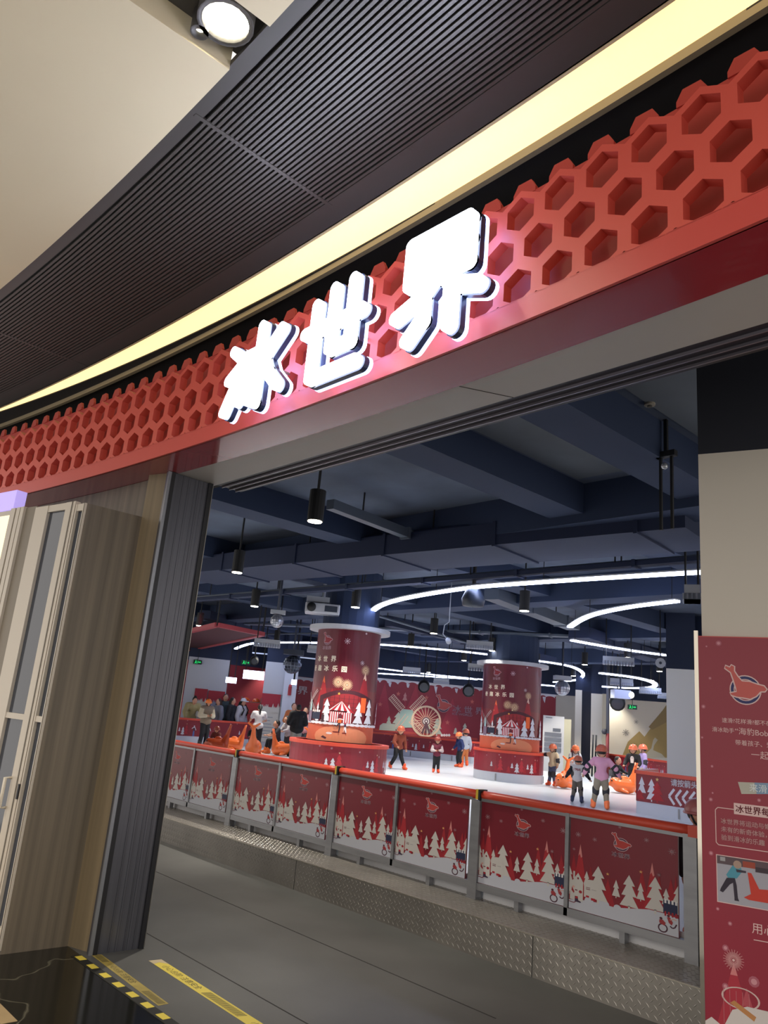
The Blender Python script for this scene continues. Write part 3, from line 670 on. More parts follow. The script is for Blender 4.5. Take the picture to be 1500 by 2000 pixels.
def fence_section(xl, label, first=False):
    global fence_sheet
    t = empty('rink_fence_section', (xl, 5.15, 0.25), label, 'fence', 'fence sections on the checker plate step')
    xr = xl+1.78
    MB().box(xl-.045, xl+.045, 5.115, 5.185, .25, .975, alu).box(xl-.05, xl+.05, 5.11, 5.19, .25, .262, alu).build('post', t)
    MB().box(xl+.845, xl+.875, 5.12, 5.18, .32, 1.0, alu).build('divider', t)
    MB().box(xl+.045, xr-.045, 5.12, 5.18, .32, .372, alu).build('lower_rail', t)
    MB().box(xl+.045, xr-.045, 5.125, 5.175, .975, 1.0, alu).build('upper_rail', t)
    for u in (.43, 1.30): MB().box(xl+u-.02, xl+u+.02, 5.125, 5.175, .25, .32, alu).build('short_leg', t)
    mb = MB(); n = 10
    mb.tube([(xl+.004+1.772*i/n, 5.15, 1.02) for i in range(n+1)], .035, orail, 12); mb.build('orange_hand_rail', t, True)
    MB().box(xl+.005, xl+.03, 5.105, 5.195, .985, 1.062, P('#d7b63a')).box(xl+.03, xl+.05, 5.104, 5.196, .98, 1.063, BLACK).build('rail_joint_clip', t)
    for x0 in (xl+.048, xl+.88):
        m = MB().box(x0-.001, x0+PW, 5.137, 5.150, .372, .978, panelm).build('printed_panel', t)
        if fence_sheet is None:
            s_ = fart.build('sheet', (0, 1, 0, 1), lambda u, v, o: Vector((u*PW, -o, v*PH)), 0.0003); fence_sheet = s_.data; bpy.data.objects.remove(s_)
        me = fence_sheet.copy()
        for v in me.vertices: v.co += Vector((x0, 5.1365, .375))
        s_ = bpy.data.objects.new('winter_print', me); COL.objects.link(s_); s_.parent = m
    MB().box(xl+.05, xr-.05, 5.205, 5.22, .25, .40, WHITE).build('kick_board', t)
fence_section(-4.25, 'fence section with two winter forest panels nearest the red poster board')
fence_section(-6.03, 'fence section with two winter forest panels, second from the poster board')
fence_section(-7.81, 'fence section with two winter forest panels, third from the poster board')
fence_section(-9.59, 'fence section with two winter forest panels beside the metal door jamb')
t = empty('fence_end_post', (-2.47, 5.15, .25), 'wide aluminium end post of the fence beside the poster board', 'post')
MB().box(-2.515, -2.425, 5.115, 5.185, .25, 1.0, alu).box(-2.41, -2.34, 5.115, 5.185, .25, 1.0, alu).build('upright', t)
MB().box(-2.48, -1.5, 5.112, 5.188, .985, 1.055, orail).build('orange_cap', t)

# ================================================================ rink barriers
def barrier_art(L, seed, arrows=False):
    rnd = random.Random(seed); a = Art(); a.rect(-1, L+1, 0, .6, P('#86192a', rough=0.4))
    u = rnd.uniform(0, .5)
    while u < L:
        k = rnd.choice('TTRPFSK')
        if k in 'TR':
            a.tree(u, .02, .26, .13, P('#d9d9e0'), 3) if k == 'T' else None
            a.tree(u+.11, .03, .33, .15, P('#b32a36'), 3); a.star(u+.11, .35, .02, P('#e8c7a0')); a.tree(u-.12, .12, .25, .07, P('#d9d9e0'), 2); a.tree(u+(0 if k == 'R' else -.2), .02, .18, .1, P('#a2202c'), 2)
        elif k == 'P':
            a.poly([(u-.03, .0), (u-.005, .0), (u, .1), (u+.01, 0), (u+.035, .0), (u+.02, .17), (u-.02, .17)], P('#5a78b8')); a.poly([(u-.025, .16), (u+.025, .16), (u+.03, .27), (u-.03, .27)], P('#45303c')); a.lines([(u-.08, .22), (u-.03, .26), (u+.03, .26), (u+.07, .18)], .02, P('#dcdce2')); a.disc(u, .295, .022, P('#dcdce2'))
        elif k == 'K':
            a.poly([(u-.02, .03), (u+.06, .0), (u+.08, .04), (u+.03, .09), (u+.04, .2), (u, .2)], P('#e0d9d4')); a.disc(u+.02, .23, .022, P('#e39a66')); a.disc(u-.07, .05, .045, SEALO, rv=.035)
        u += rnd.uniform(.35, .55)
    u = .2
    while u < L: a.flake(u, rnd.uniform(.3, .55), rnd.uniform(.012, .025), P('#b98d96'), .3); u += rnd.uniform(.2, .4)
    return a
whitekick = mat('white kick board', '#cfd4de', rough=0.4)
def barrier(name, path, label, cat='barrier', seed=1, group=None, art=None, closed=False, ztop=1.05):
    rows = path.rows(); c = rows[len(rows)//2]
    t = empty(name, (c[0], c[1], ICEZ), label, cat, group)
    mb = MB(); mb.sweep(rows, [(0, ICEZ), (0, .53), (-.06, .53), (-.06, ICEZ)], whitekick, closed); l = path.L; u = .8
    while u < l: p, n = path.at(u, .002); q, _ = path.at(u, .012); mb.bar((p.x, p.y, ICEZ+.02), (p.x, p.y, .50), .03, .02, alu); u += 1.6
    mb.build('kick_board', t)
    mb = MB(); mb.sweep(rows, [(.0, .53), (.0, ztop-.06), (-.06, ztop-.06), (-.06, .53)], P('#86192a', rough=0.4), closed); bd = mb.build('board', t)
    mb = MB(); mb.sweep(rows, [(.035, ztop-.06), (.035, ztop), (-.09, ztop), (-.09, ztop-.06)], orail, closed); mb.build('orange_cap', t)
    a = art or barrier_art(path.L, seed)
    s_ = a.build('printed_band', (0, path.L, 0, ztop-.06-.53), lambda u, v, o: (lambda pn: Vector((pn.x, pn.y, .53+v)))(path.at(u, .003+o)[0]), 0.0012, bd, step=.12)
    return t
pl = Path([(-21.5, 9.0), (-21.45, 11.5), (-21.5, 14.0), (-21.6, 17.0), (-21.5, 18.6), (-20.8, 19.9), (-19.4, 20.8), (-17.9, 21.2), (-17.2, 22.3)], .3)
barrier('rink_barrier', pl, 'red rink barrier running along the far left and behind the striding skater', seed=5)
pr = Path([(-18.3, 25.6), (-15.6, 24.95), (-13.5, 24.0), (-11.7, 22.8), (-9.0, 20.5)], .3)
barrier('rink_barrier', pr, 'red rink barrier below the white cabinet and beige mountain wall', seed=11)
a = Art(); a.rect(0, 5, 0, .6, P('#86192a', rough=0.4)); W_ = P('#e3e0e6')
a.tree(.10, .12, .42, .16, W_, 2); a.tree(.29, .02, .40, .2, W_, 3); a.tree(.40, .02, .36, .26, P('#b0262f'), 3); a.star(.40, .40, .035, P('#e6c27a')); a.tree(.06, .02, .2, .2, P('#b0262f'), 2)
a.flake(.28, .52, .02, P('#b98d96')); a.flake(.75, .55, .02, P('#b98d96'))
a.text('请按箭头方向滑行', .66, .33, .11, W_, .03); 
for k in range(7):
    u = .62+k*.125; a.lines([(u+.1, .28), (u, .155), (u+.1, .03)], .042, W_)
pn = Path([(-7.36, 13.27), (-3.5, 13.05)], .3, False)
barrier('rink_barrier', pn, 'red barrier end with white arrows and Chinese wording near the white pillar', art=a)
pn2 = Path([(-7.9, 14.9), (-7.40, 13.32)], .3, False)
barrier('rink_barrier', pn2, 'short return of the red barrier beside the arrow panel', art=barrier_art(1.7, 3))

# ================================================================ pillars on the ice
def facing(c): return math.atan2(-c[1], -c[0])
def ringpath(c, R, n=72):
    a0 = facing(c)-PI; pts = [(c[0]+R*math.cos(a0+2*PI*i/n), c[1]+R*math.sin(a0+2*PI*i/n)) for i in range(n+1)]
    return Path(pts, .4, False)
def pillar_art(sh):
    a = Art(); a.rect(-3, 3, 0, 2.2, P('#5f1526', rough=0.35)); a.poly([(-3, 0), (3, 0), (3, .95), (-3, .95)], P('#6d1522', rough=0.35))
    W_ = P('#dcdfe8'); M_ = P('#a3202a'); M2 = P('#8a1a26')
    u = lambda x: x+sh
    a.peak(u(-.40), .62, 1.17, .30, M_, P('#d9603a')); a.peak(u(-.2), .6, .95, .3, M2); a.peak(u(.42), .62, 1.30, .34, M2, P('#dcb8a8')); a.peak(u(.02), .7, .98, .2, M2, P('#e8c890')); a.peak(u(1.1), .6, 1.2, .35, M_); a.peak(u(-1.0), .6, 1.1, .35, M_)
    a.poly([(u(-.45)+.0, .55), (u(.65), .55)]+[(u(.65)-k*.11, .80+.14*math.sin(PI*k/10)) for k in range(11)], P('#431222'))
    a.poly([(u(-.36), .52), (u(.58), .52)]+[(u(.58)-k*.094, .74+.13*math.sin(PI*k/10)) for k in range(11)], P('#8e1f28')); l = a.nxt()
    for k in range(10): a.rect(u(-.32+k*.09), u(-.313+k*.09), .5, .84, P('#431222'), l)
    for k in range(4): a.rect(u(-.36), u(.58), .55+k*.075, .555+k*.075, P('#431222'), l)
    a.rect(-3, 3, 0, .30, P('#c95f42')); a.disc(u(.05), .08, .55, P('#d98a66'), rv=.2); a.rect(-3, 3, .30, .325, W_)
    for k in range(40): a.disc(-2+k*.1, .315, .06, W_, rv=.025)
    for (x, t, w) in ((-.27, .76, .2), (.14, .68, .12), (.33, .74, .2), (.56, .80, .2), (-.47, .68, .09), (.95, .78, .2), (-.95, .78, .22), (1.3, .7, .15)): a.tree(u(x), .31, t, w, W_, 3)
    a.rect(u(-.62), u(-.40), .37, .50, P('#20263e')); [a.disc(u(-.60+k*.06), .52, .02, P('#f0dcd8')) for k in range(4)]; a.rect(u(-.36), u(-.30), .33, .46, P('#3a1c2a'))
    # striped tent
    l = a.nxt()
    for k in range(10): a.rect(u(-.20+k*.04), u(-.18+k*.04), .34, .53, P('#b3202f'), l)
    for k in range(10): a.rect(u(-.18+k*.04), u(-.16+k*.04), .34, .53, P('#e8e2e4'), l)
    N = 8; l = a.nxt()
    for k in range(N): a.poly([(u(-.24+.48*k/N), .535+.02*(abs(k-3.5)<3)), (u(-.24+.48*(k+1)/N), .535+.02*(abs(k-2.5)<3)), (u(.005), .73)], P('#b3202f' if k % 2 else '#e8e2e4'), l)
    a.poly([(u(-.05), .34), (u(.05), .34), (u(.04), .48), (u(0), .51), (u(-.04), .48)], P('#6d1522'))
    # skaters
    a.disc(u(-.05), .17, .07, P('#7c2a26'), rv=.014); a.disc(u(.10), .16, .045, P('#7c2a26'), rv=.012)
    a.poly([(u(-.03), .33), (u(.03), .33), (u(.035), .42), (u(-.03), .42)], P('#d8642e')); a.lines([(u(0), .34), (u(.01), .25), (u(-.0), .18)], .02, P('#2a2030')); a.lines([(u(-.01), .33), (u(-.04), .28), (u(-.09), .29)], .018, P('#2a2030')); a.disc(u(.0), .45, .022, P('#5b2030')); a.lines([(u(-.07), .39), (u(0), .41), (u(.07), .40)], .014, P('#e8e2e4'))
    a.poly([(u(.08), .17), (u(.10), .23), (u(.12), .17), (u(.14), .17), (u(.12), .29), (u(.09), .29)], P('#e8e2e4')); a.rect(u(.085), u(.12), .27, .32, P('#3a2742')); a.disc(u(.10), .335, .017, P('#b3202f'))
    a.disc(u(-.18), .14, .06, P('#e0d6d6'), rv=.02); a.poly([(u(-.34), .06), (u(-.24), .03), (u(-.22), .06), (u(-.3), .09)], P('#4a2030'))
    # windmill at the left
    a.poly([(u(-.78), .33), (u(-.66), .33), (u(-.69), .72), (u(-.75), .72)], P('#9fbcc0')); a.rect(u(-.79), u(-.65), .31, .52, P('#7d6a80'))
    for ang in (.8, 2.37, 3.9, 5.5):
        d = Vector((math.cos(ang), math.sin(ang))); n2 = Vector((-d.y, d.x))*.022; p = Vector((u(-.72), .70)); l = a.nxt(); G = P('#cfc9cc')
        a.line(p-n2, p+d*.28-n2, .006, G, l); a.line(p+n2, p+d*.28+n2, .006, G, l)
        for k in range(9): a.line(p+d*(.03+k*.031)-n2, p+d*(.03+k*.031)+n2, .005, G, l)
    for (x, z, r) in ((-.10, 1.07, .11), (.07, 1.03, .11), (.42, 1.33, .10)): a.burst(u(x), z, r, P('#cda88a'), P('#ffe2b0'))
    a.star(u(-.06), .86, .028, P('#e8a848')); a.star(u(-.45), .92, .022, P('#c07858'))
    a.rect(u(.36), u(.47), .55, .82, P('#e2602a'))
    a.flake(u(.0), 1.84, .06, P('#d0b8c4'), .12); a.flake(u(.33), 1.46, .045, P('#d0b8c4'), .12); a.disc(u(.36), 2.02, .02, P('#c0a8b4'))
    [a.text(ch, u(-.66+i*.185), 1.44, .105, P('#f0e4d0'), .035) for i, ch in enumerate('冰世界')]; [a.text(ch, u(-.80+i*.185), 1.26, .105, P('#f0e4d0'), .035) for i, ch in enumerate('奇趣冰乐园')]
    a.logo(u(-.42), 1.84, .085, P('#8a2634'), P('#c8a8b4'), P('#5a2440'), '冰世界')
    return a
def ice_pillar(c, r, Rb, Rr, sh, lab, lab2, seed):
    t = empty('round_pillar', (c[0], c[1], ICEZ), lab, 'pillar', 'printed round pillars on the ice')
    MB().cyl(c, r, ICEZ, 3.12, P('#5f1526', rough=0.35), 48).build('shaft', t, False)
    a = pillar_art(sh); a0 = facing(c)
    a.build('printed_wrap', (-r*1.9, r*1.9, 0, 2.06), lambda u, v, o: Vector((c[0]+(r+.003+o)*math.cos(a0+u/r), c[1]+(r+.003+o)*math.sin(a0+u/r), 1.06+v)), 0.0009, t, step=.06)
    MB().cyl(c, Rr, 3.12, 3.20, mat('white ring paint', '#b9bcc6', rough=0.5), 48).build('top_ring', t)
    MB().cyl(c, r*.9, 3.20, 4.3, beamm, 24).build('upper_shaft', t)
    rp = ringpath(c, Rb); b = barrier('pillar_barrier', rp, lab2, 'barrier', seed, 'round barriers around the pillars')
    return t
C1 = (-11.72, 9.97); C2 = (-12.55, 16.3)
ice_pillar(C1, .62, .92, .80, -.03, 'nearer round printed pillar with striped tent artwork and Chinese title', 'round red barrier at the foot of the nearer printed pillar', 21)
ice_pillar(C2, .74, .86, .92, .02, 'farther round printed pillar with striped tent artwork, right of the other', 'round red barrier at the foot of the farther printed pillar', 22)

# ================================================================ back walls
def wallpath(pts): return Path(pts, .5, False)
class WallPlane:
    def __init__(s, a, b): s.a = Vector(a); s.b = Vector(b); s.d = (s.b-s.a).normalized(); s.n = Vector((s.d.y, -s.d.x))
    def px(s, x, y):
        r = ray(x, y); t = s.n.dot(s.a)/s.n.dot(Vector((r.x, r.y))); p = CAM+r*t; return ((Vector((p.x, p.y))-s.a).dot(s.d), p.z)
    def pt(s, u, z, off=0): p = s.a+s.d*u+s.n*off; return Vector((p.x, p.y, z))
    def box(s, mb, u0, u1, z0, z1, m, th=.12, off=0.0):
        vs = [s.pt(u, z, o) for z in (z0, z1) for (u, o) in ((u0, off-th), (u1, off-th), (u1, off), (u0, off))]
        mb.add(vs, [(0,1,2,3),(7,6,5,4),(0,4,5,1),(1,5,6,2),(2,6,7,3),(3,7,4,0)], m); return mb
    def wall(s, name, u0, u1, zt, m, label): 
        mb = MB(); s.box(mb, u0, u1, 0, zt, m); struct(mb.build(name), label); mb = MB(); s.box(mb, u0, u1, zt, 4.3, blk, .12, .02); struct(mb.build(name), 'black bulkhead above the '+label)
WM = WallPlane((-24.6, 19.7), (-18.95, 27.6)); LM = (WM.b-WM.a).length
cw = P('#d8d1c2', rough=0.7)
WM.wall('wall_back', 0, LM, 3.1, murw, 'dark red mural wall at the back of the rink')
a = Art(); q = lambda zx, zy: WM.px(730+zx/6.818, 1320+zy/6.818)
def pz(pts, m): a.poly([q(*p) for p in pts], m)
k_ = (WM.px(850, 1400)[0]-WM.px(840, 1400)[0])/10/6.818          # metres per zoom pixel
# icing drips at the top
drip = P('#c4c2c4'); z0_ = 3.1
a.rect(0, LM, 2.93, 3.1, drip)
rnd = random.Random(3); u = 0
while u < LM: a.disc(u, 2.92, rnd.uniform(.14, .24), murw, rv=rnd.uniform(.08, .13)); u += rnd.uniform(.3, .42)
u = .1
while u < LM: a.poly([(u-.07, 2.97), (u+.07, 2.97), (u+.03, 2.97-rnd.uniform(.12, .3)), (u-.03, 2.83)], drip); u += rnd.uniform(.5, .9)
for (x, y, w, yb) in ((150, 90, 330, 760), (430, 220, 80, 420), (560, 120, 420, 700), (700, 270, 200, 700), (1050, 300, 400, 760)):
    u, z = q(x, y); a.peak(u, .9, z, w*k_, P('#8e2230'))
u, z = q(420, 220); a.tree(u, z-.35, z, .2, P('#a8706a'), 2)
pz([(0, 730), (0, 700), (1380, 830), (1380, 860)], P('#a83a30'))
mint = P('#93a89a'); gp = P('#a9ab98'); cr_ = P('#d8b898')
for (x, yt, yb, w) in ((330, 480, 740, 170), (205, 535, 700, 80), (850, 560, 800, 150), (1215, 630, 800, 90), (1090, 690, 780, 60), (730, 600, 780, 80)):
    u, z = q(x, yt); u2, z2 = q(x, yb); a.tree(u, z2, z, w*k_, gp, 3)
pz([(70, 720), (80, 660), (120, 630), (280, 640), (290, 735)], gp)
pz([(350, 690), (345, 480), (375, 440), (520, 455), (540, 690)], mint)
hub = q(440, 520)
for (ex, ey) in ((230, 275), (670, 290), (650, 750), (300, 700)):
    e = Vector(q(ex, ey)); h = Vector(hub); d = (e-h); L_ = d.length; d.normalize(); n2 = Vector((-d.y, d.x))*.13
    l = a.nxt(); s0 = .3 if (ex, ey) != (300, 700) else .1; G = P('#cfa590')
    if (ex, ey) == (300, 700): a.line(h-n2*.5, e-n2*.5, .025, G, l); a.line(h+n2*.5, e+n2*.5, .025, G, l); continue
    for o_ in (-1, 0, 1): a.line(h+d*L_*s0*.9+n2*o_, e+n2*o_, .03, G, l)
    for i in range(11): p = h+d*L_*(s0+(1-s0)*i/10); a.line(p-n2, p+n2, .025, G, l)
wc = q(695, 605); rw = 200*k_
a.ring(wc[0], wc[1], rw*1.0, .05, cr_); a.ring(wc[0], wc[1], rw*.93, .03, cr_); l = a.nxt()
for i in range(22): t_ = 2*PI*i/22; a.line((wc[0]+.1*math.cos(t_), wc[1]+.1*math.sin(t_)), (wc[0]+rw*math.cos(t_), wc[1]+rw*math.sin(t_)), .02, cr_, l)
a.disc(wc[0], wc[1], .16, P('#5a3f4a')); a.disc(wc[0], wc[1], .12, P('#d8cfc0')); a.disc(wc[0], wc[1], .08, P('#5a3f4a')); a.disc(wc[0], wc[1], .035, P('#d8cfc0'))
for ex in (640, 690, 740): a.line(q(695, 620), q(ex, 765), .07, P('#5a3a40'))
lc = q(925, 400); a.logo(lc[0], lc[1], 78*k_, P('#a04038'), P('#a8807c'), P('#2a2038'))
u, z = q(1050, 450); a.text('冰 世 界', u, z-.1, 90*k_, P('#9a8088'), .02, 1.2)
u, z = q(1045, 500); a.text('ICE WORLD', u, z-.05, 34*k_, P('#9a8088'), .03, 1.35)
for (x, y) in ((85, 380), (325, 240), (980, 620), (1310, 345), (700, 290)):
    u, z = q(x, y); a.star(u, z, .1, P('#b0584c'))
for i in range(4): u, z = q(905+i*32, 790); a.disc(u, z, .05, P('#d8c8c0'))
o = a.build('wall_mural', (0, LM, .3, 3.1), lambda u, v, o: WM.pt(u, v, .004+o), .003)
tag(o, 'large winter mural with windmill and ferris wheel on the back wall', 'mural')
# right part of the back
WR = WallPlane((-18.95, 27.6), (-14.2, 30.0)); LR = (WR.b-WR.a).length; beig = P('#a8a294', rough=0.75)
WR.wall('wall_back', 0, LR, 3.1, beig, 'beige back wall behind the white cabinet')
o = MB(); WR.box(o, 0, WR.px(1077, 1400)[0], .3, 3.02, murw, .02, .03); struct(o.build('wall_back'), 'dark red end panel of the back wall beside the white cabinet')
WS = WallPlane((-14.9, 25.9), (-9.6, 28.3)); 
def wsx(x): return WS.px(x, 1400)[0]
WS.wall('wall_back', wsx(1189), wsx(1189)+4.5, 2.95, cw, 'cream mountain mural wall at the right of the rink')
a = Art(); q = lambda zx, zy: WS.px(1040+zx/5.5556, 1330+zy/5.5556)
tan = P('#a48c58', rough=0.7); a.poly([q(*p) for p in ((965, 833), (1035, 660), (1160, 545), (1215, 605), (1300, 490), (1445, 270), (1640, 100), (1640, 833))], tan)
a.poly([q(*p) for p in ((1260, 500), (1445, 280), (1600, 200), (1600, 400), (1450, 450), (1300, 530))], P('#8d7850', rough=0.7))
a.poly([q(*p) for p in ((1220, 800), (1290, 730), (1310, 640), (1330, 612), (1360, 640), (1320, 700), (1310, 750), (1400, 790), (1440, 833), (1200, 833))], P('#b9b29c'))
for (x, y, r) in ((1012, 560, 38), (1125, 445, 26)): u, z = q(x, y); a.flake(u, z, r/5.5556*(WS.px(1251, 1400)[0]-WS.px(1250, 1400)[0]), P('#8f8a84'), .18)
o = a.build('wall_mural', (wsx(1189), wsx(1189)+4.4, .3, 2.93), lambda u, v, o: WS.pt(u, v, .004+o), .003); tag(o, 'tan mountain and snowflake mural on the cream wall', 'mural')
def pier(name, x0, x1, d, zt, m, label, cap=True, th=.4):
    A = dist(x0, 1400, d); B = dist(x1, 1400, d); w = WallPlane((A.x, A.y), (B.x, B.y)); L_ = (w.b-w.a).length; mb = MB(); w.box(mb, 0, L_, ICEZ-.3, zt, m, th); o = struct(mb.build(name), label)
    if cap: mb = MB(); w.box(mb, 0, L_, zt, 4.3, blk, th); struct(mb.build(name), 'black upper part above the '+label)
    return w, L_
pier('wall_back', 1154, 1176, 28.3, 3.0, cw, 'white pier right of the dark pier'); pier('wall_back', 1176, 1189, 28.0, 3.0, P('#a59c86'), 'narrow beige return beside the white pier')
pier('wall_back', 1123, 1136, 28.6, 3.1, cw, 'slim white pier left of the dark pier'); pier('wall_back', 1134, 1158, 29.3, 3.1, P('#141b2e', rough=0.7), 'dark blue pier at the back')  # the dark part is a solid box between the white piers
pier('wall_right', 1302, 1361, 17.8, 3.1, P('#e4e4e2', rough=0.7), 'broad white pillar right of the rink', th=1.0)
# grey cabinet air conditioner
d0 = 27.6; A = dist(1061, 1403, d0); B = dist(1117, 1411, d0); w = WallPlane((A.x, A.y), (B.x, B.y)); L_ = (w.b-w.a).length
t = empty('cabinet_air_conditioner', (A.x, A.y, .2), 'tall white cabinet air conditioner with a dark grille at the back', 'air conditioner')
mb = MB(); w.box(mb, 0, L_-.25, .2, 2.12, P('#b5b5b6', rough=0.5), .7); mb.build('cabinet', t); mb = MB(); w.box(mb, L_-.25, L_-.02, .2, 2.05, P('#a9a48c'), .6); mb.build('side_panel', t)
mb = MB()
for j in range(4): w.box(mb, .06, L_-.33, .98+j*.165-.02, .98+j*.165+.10, P('#5d6068'), .03, .02)
mb.build('grille', t)
mb = MB(); w.box(mb, L_-.62, L_-.36, 1.62, 1.72, P('#50545c'), .02, .015); w.box(mb, .08, .3, 2.04, 2.07, P('#6d7078'), .02, .012); mb.build('display', t)
t = empty('vertical_pipe', dist(1187, 1400, 27.2), 'thin dark pipe with valve beside the cream mural wall', 'pipe'); p_ = dist(1187, 1400, 27.2)
mb = MB().tube([(p_.x, p_.y, .3), (p_.x, p_.y, 1.7)], .055, P('#7a2428'), 8); mb.build('red_lower_pipe', t, True); MB().tube([(p_.x, p_.y, 1.7), (p_.x, p_.y, 4.3)], .055, P('#5d5f68', metal=0.4), 8).ball((p_.x-.08, p_.y-.06, 1.75), .09, P('#303038')).build('grey_upper_pipe', t, True)
for i, x in enumerate((1157, 1163)):
    p_ = dist(x, 1450, 26.8); o = MB().tube([(p_.x, p_.y, .33), (p_.x+.02, p_.y, 1.62)], .03, BLACK, 8).build('black_pole', None, True); tag(o, 'thin black pole leaning by the white pier, %s of two' % ('left' if i == 0 else 'right'), 'pole', 'black poles by the pier')

# left back zone
WL = WallPlane((-26.6, 11.5), (-24.6, 19.7)); WL.wall('wall_left', 0, (WL.b-WL.a).length, 3.0, murw, 'dark red mural wall behind the service counter')
w1, L1 = pier('wall_left', 352, 435, 27.2, 3.0, P('#b9bdc4', rough=0.7), 'white box wall behind the leaning woman', th=.8)
w2, L2 = pier('wall_left', 507, 547, 26.0, 3.02, P('#b9bdc4', rough=0.7), 'white square pillar behind the ponytailed woman', th=.5); w3, L3 = pier('wall_left', 547, 573, 25.8, 3.02, P('#c9cfdb', rough=0.7), 'side of the white square pillar, painted paler as if lit', th=.4)  # second face is a paler copy, its light put into the paint
def notice(w, u0, u1, z0, z1, label, head='#9c2434', body='#c9c6bc', seed=1):
    t = empty('notice_board', w.pt((u0+u1)/2, z0), label, 'poster', 'red and white notices on the piers'); mb = MB(); w.box(mb, u0, u1, z0, z1, P(body), .02, .03); mb.build('board', t)
    a = Art(); a.rect(0, u1-u0, 0, z1-z0, P(body)); H = z1-z0; a.rect(0, u1-u0, H*.72, H, P(head)); r = random.Random(seed)
    for k in range(12): a.tree(k*(u1-u0)/11, H*.60, H*r.uniform(.72, .82), .09, P(body), 2)
    l = a.nxt()
    for k in range(7): a.rect(.08, (u1-u0)-.08-r.uniform(0, .2), H*(.08+k*.07), H*(.095+k*.07), P('#8d8f98'), l)
    a.build('print', (0, u1-u0, 0, H), lambda u, v, o: w.pt(u0+u, z0+v, .034+o), .003, t)
notice(w1, .35, L1*.56, .5, 1.98, 'tall red and white notice behind the leaning woman', seed=1); notice(w1, L1*.58, L1-.03, .5, 1.95, 'bluish notice behind the person in the orange helmet', body='#8f93a8', seed=2)
notice(w2, .0, L2-.05, .5, 2.0, 'red and white price notice behind the ponytailed woman', seed=3); notice(w2, L2-.03, L2+.25, .6, 2.0, 'narrow pale notice on the white pillar edge', head='#7f8a90', body='#b5b8b0', seed=4)
p_ = w3.pt(L3*.5, 1.95, .03); o = MB().box(p_.x-.04, p_.x+.04, p_.y-.04, p_.y+.04, 2.0, 2.28, P('#a02a34')).ball((p_.x, p_.y, 2.3), .05, P('#c0404a')).build('red_wall_alarm'); tag(o, 'small red alarm box on the paler painted side of the white pillar', 'alarm')
# lettering and lit panels on the far left wall
WT = WallPlane((-23.3, 16.3), (-22.2, 20.2)); uu = WT.px(578, 1350)[0]
mb = MB(); WT.box(mb, uu-.6, uu+2.2, .3, 2.75, P('#7f1c2a', rough=0.6)); struct(mb.build('wall_left'), 'red wall with white Chinese lettering left of the nearer pillar')
mb = MB(); WT.box(mb, uu-.6, uu+2.2, 2.75, 4.3, blk); struct(mb.build('wall_left'), 'black bulkhead above the lettered red wall')
a = Art(); z_ = WT.px(578, 1355)[1]; a.rect(uu-.6, uu+2.2, 2.55, 2.75, P('#b0b0b8')); [a.disc(uu-.5+k*.3, 2.55, .17, P('#7f1c2a'), rv=.1) for k in range(10)]
a.text('冰世界', uu-.78, z_, .28, P('#c8c0c4'), .02, 1.35); a.text('ICE WORLD', uu-1.0, z_-.24, .13, P('#c8c0c4'), .03, 1.3); a.peak(uu+.9, .6, 2.2, .6, P('#96222e')); a.tree(uu+.3, .5, 1.2, .4, P('#96222e'))
o = a.build('wall_lettering', (uu-.58, uu+2.2, .4, 2.74), lambda u, v, o: WT.pt(u, v, .006+o), .003); tag(o, 'white Chinese and English rink lettering on the far red wall', 'lettering')
litp = mat('lit sign panel', '#ffffff', emit=6, ecol='#cfd8ff')
for (x0, x1, y0, y1, d_, lab) in ((441, 462, 1322, 1333, 24.0, 'small glowing white panel left of the big one over the counter'), (475, 516, 1308, 1325, 23.6, 'big glowing white panel over the service counter'), (569, 579, 1327, 1337, 23.8, 'small glowing white panel above the red wall lettering')):
    A = dist(x0, (y0+y1)/2, d_); B = dist(x1, (y0+y1)/2+2, d_); zt = dist(x0, y0, d_).z; zb = dist(x0, y1, d_).z; w = WallPlane((A.x, A.y), (B.x, B.y))
    t = empty('glowing_panel', A, lab, 'light panel', 'glowing panels at the far left'); mb = MB(); w.box(mb, 0, (w.b-w.a).length, zb, zt, litp, .05); mb.build('lit_face', t); [w.box(MB(), q, q+.03, zt, 4.3, BLACK, .03, -.01).build('hanger', t) for q in (.05, (w.b-w.a).length-.08)]
exitm = mat('exit sign green', '#0b7a3c', emit=1.5, ecol='#19c060')
for (x, y, d_, lab) in ((386, 1293, 27.1, 'green exit sign on the white box wall'), (480, 1294, 24.8, 'green exit sign hanging above the service counter'), (1235, 1381, 25.8, 'small green exit sign hanging before the cream wall')):
    p_ = dist(x, y, d_); t = empty('exit_sign', p_, lab, 'exit sign', 'green exit signs'); r = Vector((p_.x, p_.y)).normalized(); w = WallPlane((p_.x+r.y*-.14*-1*-1, p_.y+r.x*.14*-1), (p_.x+r.y*.14, p_.y-r.x*.14)); w = WallPlane((p_.x-r.y*.14, p_.y+r.x*.14), (p_.x+r.y*.14, p_.y-r.x*.14)) if True else w
    mb = MB(); w.box(mb, 0, .28, p_.z-.07, p_.z+.07, P('#0d3a26'), .03); w.box(mb, .13, .15, p_.z+.07, 4.3, BLACK, .02, -.01); mb.build('housing', t)
    a = Art(); a.disc(.08, .11, .014, exitm); a.lines([(.05, .02), (.075, .06), (.085, .1)], .018, exitm); a.lines([(.12, .02), (.09, .05), (.07, .08), (.11, .07)], .014, exitm); a.rect(.15, .22, .06, .08, exitm); a.poly([(.21, .04), (.25, .07), (.21, .10)], exitm); a.rect(.14, .15, .02, .12, exitm)
    a.build('pictogram', None, lambda u, v, o: w.pt(u, p_.z-.07+v, .002+o), .001, t)
